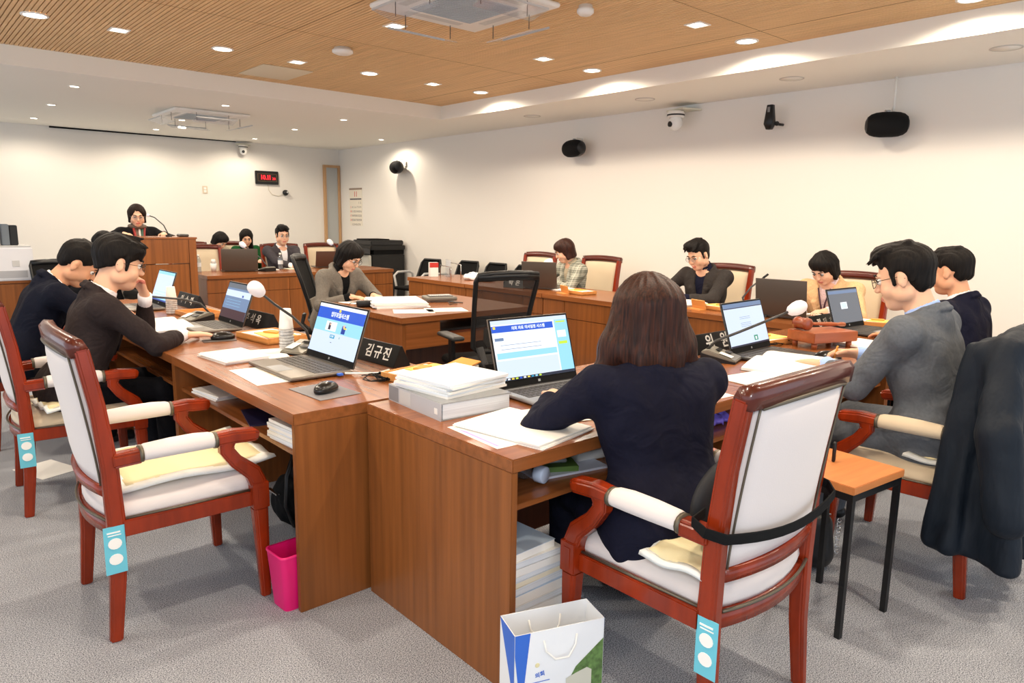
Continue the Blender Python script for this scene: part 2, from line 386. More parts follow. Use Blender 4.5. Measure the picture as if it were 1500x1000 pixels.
MB().cyl((6.44, 2.52), .011, 2.34, ZC, 10).build('conduit_pipe', TRIMW); tag(bpy.data.objects['conduit_pipe'], 'thin white pipe running up the wall to the ceiling', 'pipe')
# infrared receiver
t = thing('wall_sensor', 'black tapered sensor tilted on the white wall between camera and speaker', 'sensor', (XW-.14, 3.58, 2.41))
MB().loft([[(.0+sx*wx, sy*wy, z) for sx, sy in ((-1, -.7), (-.7, -1), (.7, -1), (1, -.7), (1, .7), (.7, 1), (-.7, 1), (-1, .7))] for z, wx, wy in ((-.11, .025, .025), (-.06, .042, .045), (.11, .026, .028))]).build('body', BLACK, t)
MB().box(-.032, -.012, -.01, -.026, .012, .09, rot=(0, R(-6), 0)).build('label_strip', mat('sensor_print', (120, 120, 118), .5), t)
MB().tube([(0, 0, -.05), (.07, -.05, -.06), (.14, -.06, -.06)], .012).build('arm', BLACK, t)
MB().ball((.05, -.045, -.055), .022).build('joint_knob', BLACK, t)
def ptz(x, y, z, rz, label, shelf, size=1):
    t = thing('dome_camera', label, 'security camera', (x, y, z), rz)
    s = size
    if shelf: MB().box(-.12*s, -.02, .06*s, .12*s, .2*s, .075*s).build('shelf_bracket', mat('bracket_ivory', (214, 210, 190), .5), t)
    MB().lathe((0, 0), [(.075*s, .0), (.078*s, .03*s), (.07*s, .055*s), (.03*s, .06*s)], 22).build('base', TRIMW, t)
    MB().lathe((0, 0), [(.079*s, .012*s), (.079*s, .026*s)], 22, caps=False).build('base_ring', BLACK, t)
    MB().ball((0, 0, -.045*s), (.062*s, .062*s, .07*s)).build('head', WHITEP, t)
    MB().loft([[(r*s*math.cos(a), y2*s, -.06*s+r*s*math.sin(a)) for a in [2*PI*k/14 for k in range(14)]] for r, y2 in ((.024, -.05), (.024, -.068), (.012, -.069))]).build('lens', BLACK, t)
    return t
ptz(XW-.17, 4.62, 2.5, -PI/2-.3, 'white camera with black lens on an ivory shelf bracket, high on the long wall', True, 1.15)
ptz(4.70, YW-.12, 2.53, -.35, 'small white camera under the ceiling of the far wall', True, .95)
# digital clock
t = thing('digital_clock', 'black digital clock with red figures on the far wall', 'clock', (5.12, YW, 2.08))
MB().box(-.2, -.045, -.11, .2, 0, .11).build('case', BLACK, t, .006)
MB().box(-.155, -.048, -.055, .155, -.045, .06).build('display', mat('clock_display', (34, 14, 12), .25), t)
RED = mat('red_led', (60, 0, 0), .4, emit=(255, 30, 40), es=2.4)
for x_, c_, z_ in ((-.10, '1', .105), (-.055, '0', .105), (-.017, '.', .105), (.01, '1', .105), (.045, '1', .105), (.10, '2', .055), (.13, '0', .055)): lettering(c_, z_, frame((x_, -.0495, 0 if z_ > .1 else -.016), (1, 0, 0), (0, 0, 1), (0, -1, 0)), RED, t, 'figure')
fm = MB(); fm.box(-.165, -.0485, .06, .165, -.0455, .064); fm.box(-.165, -.0485, -.062, .165, -.0455, -.058); fm.box(-.165, -.0485, -.058, -.161, -.0455, .06); fm.box(.161, -.0485, -.058, .165, -.0455, .06)
fm.build('display_frame', mat('clock_gold_line', (120, 96, 60), .4), t)
MB().tube([(.02, -.008, -.11), (.03, -.008, -.2), (.09, -.008, -.28), (.2, -.008, -.3), (.29, -.008, -.27)], .0045, 6).build('cord', mat('cord_cream', (206, 196, 176), .6), t)
t = thing('eyeball_camera', 'tiny black eyeball camera below the clock', 'security camera', (5.44, YW, 1.84))
MB().ball((0, -.035, 0), .05).build('housing', BLACK, t)
MB().ball((.015, -.078, .008), .018, 10, 6).build('lens', LGREY, t)
t = thing('light_switch', 'small cream double switch plate on the far wall', 'light switch', (4.09, YW, 1.84))
MB().box(-.04, -.008, -.06, .04, 0, .06).build('plate', mat('switch_cream', (214, 200, 176), .5), t, .003)
MB().box(-.02, -.013, .005, .02, -.008, .04).build('rocker', WHITEP, t, .002); MB().box(-.02, -.013, -.04, .02, -.008, -.005).build('rocker', WHITEP, t, .002)
# wall calendar
t = thing('wall_calendar', 'tall white wall calendar with red heading and rows of dates', 'calendar', (XW, 11.55, 1.62))
MB().box(-.006, -.22, -.33, 0, .22, .33).build('sheet', mat('calendar_paper', (232, 224, 208), .7), t)
MB().box(-.010, -.22, .30, -.001, .22, .33).build('top_strip', mat('calendar_strip', (150, 130, 116), .5), t)
INK = mat('grey_ink', (96, 92, 96), .7); REDI = mat('red_ink', (206, 70, 60), .7)
FR = lambda y, z: frame((-.0065, y, z), (0, -1, 0), (0, 0, 1), (-1, 0, 0))
lettering('11', .13, FR(0, .22), REDI, t, 'heading')
MB().box(-.0075, -.2, .125, -.006, .2, .15).build('day_band', INK, t)
k = 0
for r_ in range(5):
    for c_ in range(7):
        d_ = r_*7+c_-4
        if 1 <= d_ <= 30:
            lettering(str(d_), .048, FR(.175-.058*c_, .07-.075*r_), REDI if c_ == 0 else INK, t, 'date')
lettering('1 2 3 4 5 6 7 8', .05, FR(0, -.31), INK, t, 'date')
# ------------------------------------------------------------------ desks
TZ = .75
def slab(x0, y0, x1, y1, z1=TZ, th=.042): return MB().box(x0, y0, z1-th, x1, y1, z1)
def member_desk(name, label, L, D, loc, rotz, end0, end1, group):
    """committee desk; local x along its length, seat side at -y. end panels end0 / end1"""
    t = thing(name, label, 'desk', loc, rotz, group)
    slab(0, 0, L, D).build('desk_top', WOODX, t, .003)
    for e, x in ((end0, 0), (end1, L-.024)):
        if e: MB().box(x, .004, 0, x+.024, D-.004, TZ-.042).build('end_panel', WOODZ, t, .0015)
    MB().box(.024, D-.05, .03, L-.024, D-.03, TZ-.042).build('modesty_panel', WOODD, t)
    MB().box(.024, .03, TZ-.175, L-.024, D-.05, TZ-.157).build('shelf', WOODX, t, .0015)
    return t
GD = 'committee desks joined in a horseshoe'
D2 = .83
# left wing: seats on the -x side
member_desk('committee_desk', 'walnut committee desk with the screen open on a blue page and a grey mouse pad', 1.36, D2, (1.03, 3.66, 0), -PI/2, True, True, GD)
member_desk('committee_desk', 'walnut committee desk where the man in the charcoal suit sits', 1.36, D2, (1.03, 5.02, 0), -PI/2, True, True, GD)
member_desk('committee_desk', 'walnut committee desk where the stooping man in navy sits', 1.36, D2, (1.03, 6.38, 0), -PI/2, True, True, GD)
# head of the horseshoe: seats on the -y side
member_desk('committee_desk', 'walnut committee desk where the woman with long brown hair types', 1.36, D2-.01, (1.31, 1.46, 0), 0, True, True, GD)
member_desk('committee_desk', 'walnut committee desk with the gavel, where the grey-suited man sits', 1.36, D2-.01, (2.67, 1.46, 0), 0, True, True, GD)
member_desk('committee_desk', 'walnut committee desk where the young man with cropped hair sits', 1.36, D2-.01, (4.03, 1.46, 0), 0, True, True, GD)
def panel_desk(label, L, D, loc, rotz, group, z1=TZ, narrow=.28):
    """desk with a panelled front on +y (seat side at -y), with an upper and a lower row of veneer panels"""
    t = thing('panelled_desk', label, 'desk', loc, rotz, group)
    slab(-.0, 0, L, D+.02, z1).build('desk_top', WOODX, t, .003)
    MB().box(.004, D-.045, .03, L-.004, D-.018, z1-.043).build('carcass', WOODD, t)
    for x in (0, L-.024): MB().box(x+.002, .01, 0, x+.022, D-.02, z1-.043).build('end_panel', WOODZ, t)
    xs = [0, narrow, L-narrow, L]
    for a, b in zip(xs, xs[1:]):
        MB().box(a+.0025, D-.018, z1-.2, b-.0025, D, z1-.046).build('front_panel', WOODZ, t, .001)
        MB().box(a+.0025, D-.018, .06, b-.0025, D, z1-.205).build('front_panel', WOODZ, t, .001)
    MB().box(.02, D-.04, 0, L-.02, D-.03, .06).build('plinth', BLACKM, t)
    return t
GP = 'panelled desks along the right-hand wall'
for y0, l in ((2.27, 'panelled desk where the woman in the beige jacket sits'), (3.53, 'panelled desk where the man in the dark blazer writes'),
              (4.84, 'panelled desk where the woman in the checked jacket reads'), (6.03, 'panelled desk at the far end with a clear acrylic sign holder')):
    L = {2.27: 1.255, 3.53: 1.305, 4.84: 1.185, 6.03: 1.1}[y0]
    panel_desk(l, L, .73, (5.42, y0, 0), PI/2, GP)
GF = 'panelled desks in front of the far wall'
panel_desk('far panelled desk with the grey laptop and water bottle beside the podium', 1.27, .75, (4.06, 9.14, 0), PI, GF, TZ+.0)
panel_desk('far panelled desk where the man in the grey blazer sits', 1.2, .75, (5.265, 9.14, 0), PI, GF, TZ+.0)
# clerks' table in the middle
t = thing('clerk_desk', 'free-standing walnut clerk desk in the middle of the room with an open drawer shelf', 'desk', (2.67, 4.15, 0))
slab(0, 0, 1.25, 1.17).build('desk_top', WOODX, t, .003)
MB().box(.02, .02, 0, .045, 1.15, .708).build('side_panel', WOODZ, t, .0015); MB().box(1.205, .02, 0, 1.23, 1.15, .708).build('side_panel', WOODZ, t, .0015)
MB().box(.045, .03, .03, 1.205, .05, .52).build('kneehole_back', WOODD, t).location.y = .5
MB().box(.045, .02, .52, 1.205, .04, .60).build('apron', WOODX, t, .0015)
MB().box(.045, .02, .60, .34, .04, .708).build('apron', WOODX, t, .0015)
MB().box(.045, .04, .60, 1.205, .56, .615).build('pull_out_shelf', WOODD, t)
MB().box(.36, .05, .616, 1.1, .35, .632).build('keyboard_tray', BLACK, t, .004)
# podium
t = thing('speaker_podium', 'tall dark walnut podium with a stepped front panel', 'podium', (2.24, 8.0, 0))
MB().box(-.28, 0, 0, .25, .03, .92).build('front_panel', WOODZ, t, .002)
MB().box(-.28, -.012, .926, .25, .03, 1.18).build('front_panel', WOODZ, t, .002)
MB().box(.254, -.012, 0, .33, .55, 1.18).build('side_post', WOODZ, t, .002); MB().box(-.31, -.012, 0, -.284, .55, 1.18).build('side_post', WOODZ, t, .002)
MB().box(-.32, -.02, 1.18, .34, .56, 1.20).build('top', WOODX, t, .003)
MB().box(-.28, .06, .7, .25, .5, .72).build('inner_shelf', WOODD, t)
# low cabinet at the far left
t = thing('low_cabinet', 'low walnut cabinet carrying the white printer', 'cabinet', (.36, 8.62, 0))
MB().box(-.85, 0, .73, .85, .6, .76).build('cabinet_top', WOODX, t, .003); MB().box(-.84, .03, .0, .84, .58, .73).build('carcass', WOODD, t)
for i in range(4):
    d = MB().box(-.838+.42*i, .01, .05, -.423+.42*i, .03, .725).build('door', WOODZ, t, .001)
    MB().box(-.50+.42*i, -.005, .5, -.485+.42*i, .01, .62).build('handle', CHROME, d)
# small side table
t = thing('side_table', 'small side table with an orange wood top and thin black steel legs', 'side table', (2.565, 1.06, 0), R(-6))
MB().box(-.17, -.145, .532, .17, .145, .56).build('table_top', mat('beech_laminate', (206, 130, 74), .38, noise=((3, 40, 40), .12, 4)), t, .002)
f = MB(); f.box(-.165, -.14, .505, .165, -.115, .531); f.box(-.165, .115, .505, .165, .14, .531); f.box(-.165, -.115, .505, -.14, .115, .531); f.box(.14, -.115, .505, .165, .115, .531)
f.build('frame', BLACK, t)
for sx in (-1, 1):
    for sy in (-1, 1): MB().box(sx*.155-.010, sy*.130-.010, 0, sx*.155+.010, sy*.130+.010, .505).build('leg', BLACK, t)

# ------------------------------------------------------------------ conference armchairs
def conf_chair(name, label, loc, rotz, group, back=CREAM, seat=CREAM, tag_=True, studs=True):
    t = thing(name, label, 'chair', loc, rotz, group)
    def bow(x, d=.045): return -d*(1-(x/.25)**2)
    for s in (-1, 1):
        MB().bar([(s*.25, -.255, 0), (s*.25, -.235, .22), (s*.252, -.228, .42), (s*.254, -.235, .62), (s*.256, -.256, .82), (s*.256, -.288, 1.01)], .05, .05, ws=[.036, .044, .05, .05, .046, .044], ds=[.04, .05, .056, .052, .048, .046]).build('rear_leg', MAHOG, t, .004)
        MB().bar([(s*.272, .255, 0), (s*.272, .25, .2), (s*.272, .245, .36)], .05, .05, ws=[.036, .046, .056], ds=[.036, .046, .056]).build('front_leg', MAHOG, t, .004)
        cb = MB().box(s*.272-.03, .215, .36, s*.272+.03, .275, .46); cb.box(s*.272-.018, .274, .375, s*.272+.018, .279, .445)
        cb.box(s*.272+s*.029-.003, .23, .375, s*.272+s*.029+.003, .262, .445)
        cb.build('corner_block', MAHOG, t, .003)
        MB().bar([(s*.272, .245, .45), (s*.272, .225, .50), (s*.272, .165, .555), (s*.27, .135, .60), (s*.27, .14, .632)], .05, .05, ws=[.05]*5, ds=[.06, .06, .05, .05, .06]).build('arm_support', MAHOG, t, .004)
        MB().bar([(s*.27, .095, .645), (s*.27, .16, .648), (s*.27, .235, .642), (s*.27, .25, .638)], .058, .05, ws=[.054, .06, .062, .05], ds=[.046, .05, .046, .036]).build('arm_front', MAHOG, t, .005)
        MB().bar([(s*.27, -.14, .64), (s*.262, -.225, .634)], .055, .05).build('arm_rear', MAHOG, t, .005)
        rings = []
        for y, w_, h_ in ((-.145, .028, .024), (-.13, .034, .031), (-.05, .037, .036), (.03, .037, .037), (.08, .034, .032), (.1, .028, .024)):
            rings.append([(s*.27+w_*math.cos(a), y, .645+(h_ if math.sin(a) > 0 else .026)*math.sin(a)) for a in [2*PI*k/16 for k in range(16)]])
        MB().loft(rings).build('arm_pad', back, t)
        for y in (-.143, .098):
            sp = MB().loft([[(s*.27+w_*math.cos(a), y+dy, .644+w_*.86*math.sin(a)) for a in [2*PI*k/14 for k in range(14)]] for dy, w_ in ((-.006, .034), (.006, .034))])
            sp.build('stud_band', STUD, t)
        # seat side rail
        MB().box(s*.26-.02, -.21, .37, s*.26+.02, .22, .425).build('seat_rail', MAHOG, t, .003)
        MB().tube([(s*.262, -.2, .428), (s*.268, 0, .428), (s*.266, .215, .428)], .005, 6).build('stud_band', STUD, t)
    fr_ = MB(); N = 10
    fr_.bar([(-.235, .25, .39), (0, .262, .39), (.235, .25, .39)], .05, .04, side=(0, 0, 1)); fr_.build('seat_rail', MAHOG, t, .003)
    def curved(z0, z1, y0, th, inset=.23, d=.045, rake=0):
        rings = []
        for i in range(N+1):
            x = -inset + 2*inset*i/N; yb = y0 + bow(x, d)
            rings.append([(x, yb-th/2, z0), (x, yb+th/2, z0), (x, yb+th/2-rake, z1), (x, yb-th/2-rake, z1)])
        return MB().loft(rings, 0, True)
    curved(.37, .42, -.22, .04).build('seat_rail', MAHOG, t, .003)
    curved(.505, .545, -.232, .036, d=.04, rake=.008).build('lower_back_rail', MAHOG, t, .003)
    # crest rail: bows backwards, slightly arched and thicker in the middle
    rings = []
    for i in range(17):
        u = -1+2*i/16; x = .274*u; yb = -.294 - .028*(1-u*u); zt = 1.042+.014*(1-u*u); zb = .986+.012*(1-u*u)
        rings.append([(x, yb-.024, zb), (x, yb+.022, zb), (x, yb+.026, (zb+zt)/2), (x, yb+.012, zt), (x, yb-.016, zt+.004), (x, yb-.03, zt-.012)])
    MB().loft(rings).build('crest_rail', MAHOGD, t)
    # upholstered back, both faces padded
    nz = 12; front = []; 
    for j in range(nz+1):
        z = .548+(.990-.548)*j/nz; k = j/nz; rowf = []; rowb = []
        yc = -.236 - .060*k**1.25
        for i in range(N+1):
            x = -.233+.466*i/N; e = min(1, 6*min(i/N, 1-i/N))*min(1, 6*min(k, 1-k)); 
            yb = yc+bow(x, .030)
            rowf.append((x, yb+.014+.026*e**.6, z+(.012*(1-(x/.23)**2) if j == nz else 0))); rowb.append((x, yb-.014-.010*e**.6, z+(.012*(1-(x/.23)**2) if j == nz else 0)))
        front.append(rowf+rowb[::-1])
    MB().loft(front).build('back_pad', back, t)
    for s in (-1, 1):
        st = MB(); st.tube([(s*.232, -.236-.060*(j/nz)**1.25+bow(.226, .030)-.018, .548+.442*j/nz) for j in range(nz+1)], .0035, 6); st.build('stud_band', STUD, t)
    st = MB(); st.tube([(-.226+.452*i/N, -.296+bow(-.226+.452*i/N, .030)-.020, .988+.012*(1-(-1+2*i/N)**2)) for i in range(N+1)], .006, 6)
    st.build('stud_band', STUD, t)
    # seat cushion with crowned top; shows below the lower rail behind
    rings = []
    prof = [(.0, .42, .0), (.004, .436, .010), (.0, .458, .012), (-.02, .480, .0), (-.07, .495, -.02), (-.14, .503, -.05)]
    def outline(grow):
        pts = []
        for i in range(9): u = -1+2*i/8; pts.append(((.25+grow)*u, .25+grow*.6+.012*(1-u*u)))
        for i in range(7): v = 1-2*(i+.5)/7; pts.append((.25+grow, .23*v))
        for i in range(9): u = 1-2*i/8; pts.append(((.235+grow)*u, -.225-grow-.045*(1-u*u)))
        for i in range(7): v = -1+2*(i+.5)/7; pts.append((-.25-grow, .23*v))
        return pts
    for g, z, _ in prof: rings.append([(x, y, z) for x, y in outline(g)])
    cush = MB(); cush.loft(rings); cush.build('seat_cushion', seat, t)
    st = MB(); st.tube([(-.23+.46*i/N, -.224+bow(-.23+.46*i/N)-.022, .425) for i in range(N+1)], .005, 6); st.build('stud_band', STUD, t); st = MB(); st.tube([(-.235, .268, .425), (0, .284, .425), (.235, .268, .425)], .006, 6)
    st.build('stud_band', STUD, t)
    if tag_:
        sx = -.25 if tag_ == 'l' else .25
        s = -1 if sx < 0 else 1; W_ = Matrix.Translation((s*.2755, -.24, 0)) @ Matrix.Rotation(s*PI/2, 4, 'Z') @ Matrix.Translation((-sx, .273, 0))
        g = MB().box(sx-.032, -.2745, .25, sx+.032, -.272, .415).xf(W_); tg = g.build('paper_tag', SKYP, t)
        w2 = MB()
        for zz, r_ in ((.30, .019), (.355, .019)):
            w2.loft([[(sx+r_*math.cos(a)*1.1, yy, zz+r_*math.sin(a)) for a in [2*PI*k/14 for k in range(14)]] for yy in (-.2745, -.2765)], 0, False)
        w2.box(sx-.022, -.2765, .392, sx+.018, -.2745, .397); w2.box(sx-.02, -.2765, .383, sx+.02, -.2745, .386)
        w2.xf(W_).build('tag_print', PAPER, tg)
    return t
GC = 'mahogany conference armchairs'
conf_chair('conference_armchair', 'empty mahogany armchair with a blue tag facing the blue-page laptop', (.74, 2.79, 0), -PI/2-R(1), GC, tag_='r')
conf_chair('conference_armchair', 'mahogany armchair with blue tag under the man in the charcoal suit', (.69, 4.16, 0), -PI/2-R(3), GC, seat=CREAMW, tag_='r')
conf_chair('conference_armchair', 'mahogany armchair under the stooping man in navy', (.68, 5.42, 0), -PI/2, GC, CREAMW, CREAMW, False)
conf_chair('conference_armchair', 'mahogany armchair with white back and black strap under the long-haired woman', (1.80, 1.17, 0), R(0), GC, tag_='l')
conf_chair('conference_armchair', 'mahogany armchair under the grey-suited man, draped with a dark coat', (3.27, 1.03, 0), R(4), GC, CREAMW, CREAMW, False)
conf_chair('conference_armchair', 'mahogany armchair under the young man with cropped hair', (4.75, 1.13, 0), R(2), GC, CREAMW, CREAMW, False)
for y, l in ((2.52, 'mahogany armchair under the woman in the beige jacket'), (3.72, 'mahogany armchair under the man in the dark blazer'),
             (5.30, 'mahogany armchair under the woman in the checked jacket'), (6.28, 'empty mahogany armchair behind the right-hand desk with the bronze laptop lid')):
    conf_chair('conference_armchair', l, (5.74, y, 0), PI/2, GC, CREAMW, CREAMW, False)
conf_chair('conference_armchair', 'empty mahogany armchair at the far desk between podium and grey laptop', (3.17, 9.45, 0), PI, GC, CREAMW, CREAMW, False)
conf_chair('conference_armchair', 'mahogany armchair under the man in the grey blazer at the far desk', (4.32, 9.6, 0), PI, GC, CREAMW, CREAMW, False)
conf_chair('conference_armchair', 'empty mahogany armchair to one side of the man in the grey blazer', (4.98, 9.62, 0), PI, GC, CREAMW, CREAMW, False)
for x, l in ((3.38, 'mahogany armchair in the rear row next to the podium'), (4.0, 'mahogany armchair in the rear row under the woman in green')):
    conf_chair('conference_armchair', l, (x, 10.62, 0), PI, GC, CREAMW, CREAMW, False)

# ------------------------------------------------------------------ office chairs
MESH = clear_mat('black_mesh', (150, 150, 148), .6)
def mesh_mat():
    m = bpy.data.materials.new('mesh_weave'); m.use_nodes = True; nt = m.node_tree; b = nt.nodes['Principled BSDF']
    b.inputs['Base Color'].default_value = (.012, .012, .012, 1); b.inputs['Roughness'].default_value = .7; b.inputs['Alpha'].default_value = .74
    return m
MESH = mesh_mat()
def office_chair(label, loc, rotz, group, solid=False):
    t = thing('office_chair', label, 'chair', loc, rotz, group)
    # back frame, rounded trapezoid, leaning back
    def bp(u, v):     # u -1..1 across, v 0..1 up
        wdt = .185+.045*v
        return Vector((u*wdt, -.21-.10*v-.05*v*v+.03*u*u, .56+.53*v))
    outer = [bp(-.8, 0), bp(-1, .06), bp(-1, .3), bp(-1, .6), bp(-1, .9), bp(-.93, .985), bp(-.6, 1.0), bp(0, 1.01), bp(.6, 1.0), bp(.93, .985), bp(1, .9), bp(1, .6), bp(1, .3), bp(1, .06), bp(.8, 0), bp(0, -.01), bp(-.8, 0)]
    MB().tube(outer, .017, 8).build('back_frame', BLACK, t)
    MB().tube([bp(-.95, .955), bp(-.5, .965), bp(0, .97), bp(.5, .965), bp(.95, .955)], .024, 8, flat=1.2).build('head_bar', BLACK, t)
    rows = 8; mesh = MB(); V = [[bp(-.97+1.94*i/8, .02+.96*j/rows) for i in range(9)] for j in range(rows+1)]
    vs = [p for r_ in V for p in r_]; mesh.add(vs, [(j*9+i, j*9+i+1, j*9+i+10, j*9+i+9) for j in range(rows) for i in range(8)], 0, True)
    mesh.build('back_mesh', BLACKM if solid else MESH, t)
    lum = MB(); 
    lum.loft([[bp(u, v)+Vector((0, dy, 0)) for u, v in ((-.6, .12), (-.62, .3), (.62, .3), (.6, .12), (.45, .05), (-.45, .05))] for dy in (.012, .024)], 0, False)
    lum.build('lumbar_support', mat('lumbar_grey', (120, 114, 104), .4), t, .004)
    for s in (-1, 1):
        MB().bar([(s*.17, -.25, .6), (s*.15, -.28, .5), (s*.08, -.2, .42), (s*.03, -.06, .41)], .05, .03).build('back_strut', DGREY, t, .004)
        MB().bar([(s*.25, -.02, .43), (s*.27, -.02, .5), (s*.275, -.03, .63)], .03, .07, side=(1, 0, 0)).build('arm_post', BLACK, t, .004)
        a = MB().rbox(s*.275-.045, -.16, .63, s*.275+.045, .14, .662, .018); a.build('arm_pad', mat('arm_pad_grey', (40, 40, 38), .5), t)
    MB().rbox(-.245, -.22, .41, .245, .26, .48, .035).build('seat', BLACKM, t)
    MB().cyl((0, 0), .03, .12, .41, 14).build('gas_lift', BLACK, t)
    for k in range(5):
        a = 2*PI*k/5+.3; leg = MB().bar([(.02*math.cos(a), .02*math.sin(a), .12), (.3*math.cos(a), .3*math.sin(a), .07)], .045, .035, side=(-math.sin(a), math.cos(a), 0), ws=[.06, .035]).build('base_leg', BLACK, t, .003)
        MB().ball((.3*math.cos(a), .3*math.sin(a), .03), .03, 10, 6).build('caster', BLACK, leg)
    return t
office_chair('black mesh-backed swivel chair with grey lumbar pad at the clerk desk, seen from behind', (3.14, 3.80, 0), R(-14), 'black swivel chairs')
office_chair('black swivel chair under the woman in the grey jacket', (3.05, 5.80, 0), PI+R(52), 'black swivel chairs', True)
office_chair('black swivel chair beyond the stooping man, beside the white printer', (1.30, 8.15, 0), R(175), 'black swivel chairs', True).scale = (.88, .88, .88)
office_chair('black swivel chair under the half-hidden person beside the podium', (1.66, 8.10, 0), R(180), 'black swivel chairs', True).scale = (.9, .9, .9)
def visitor_chair(label, loc, rotz):
    t = thing('visitor_chair', label, 'chair', loc, rotz, 'black visitor chairs with pale arms against the wall')
    def bp(u, v): return Vector((u*(.22-.03*v), -.2-.14*v+.03*u*u, .48+.36*v))
    out = [bp(-.85, 0), bp(-1, .1), bp(-1, .85), bp(-.85, 1), bp(.85, 1), bp(1, .85), bp(1, .1), bp(.85, 0), bp(-.85, 0)]
    MB().tube(out, .016, 8).build('back_frame', BLACK, t)
    m = MB(); V = [bp(-.97+1.94*i/6, .02+.96*j/6) for j in range(7) for i in range(7)]
    m.add(V, [(j*7+i, j*7+i+1, j*7+i+8, j*7+i+7) for j in range(6) for i in range(6)], 0, True); m.build('back_mesh', BLACKM, t)
    MB().rbox(-.23, -.2, .42, .23, .25, .47, .03).build('seat', BLACKM, t)
    for s in (-1, 1):
        MB().tube([(s*.25, -.24, .0), (s*.26, -.2, .4), (s*.27, -.17, .63), (s*.27, -.1, .665), (s*.27, .12, .665), (s*.27, .19, .62), (s*.26, .16, .46), (s*.25, .24, 0)], .017, 8).build('arm_frame', LGREY, t)
    return t
for x, y, rz, l in ((5.80, 8.60, 1.75, 'black visitor chair with pale arms nearest the copier'), (5.98, 7.96, 1.7, 'second black visitor chair from the copier'),
                (6.02, 7.42, 1.62, 'black visitor chair behind the crumpled white cloth'), (6.05, 6.86, 1.6, 'black visitor chair next to the empty mahogany armchair')):
    visitor_chair(l, (x, y, 0), rz)
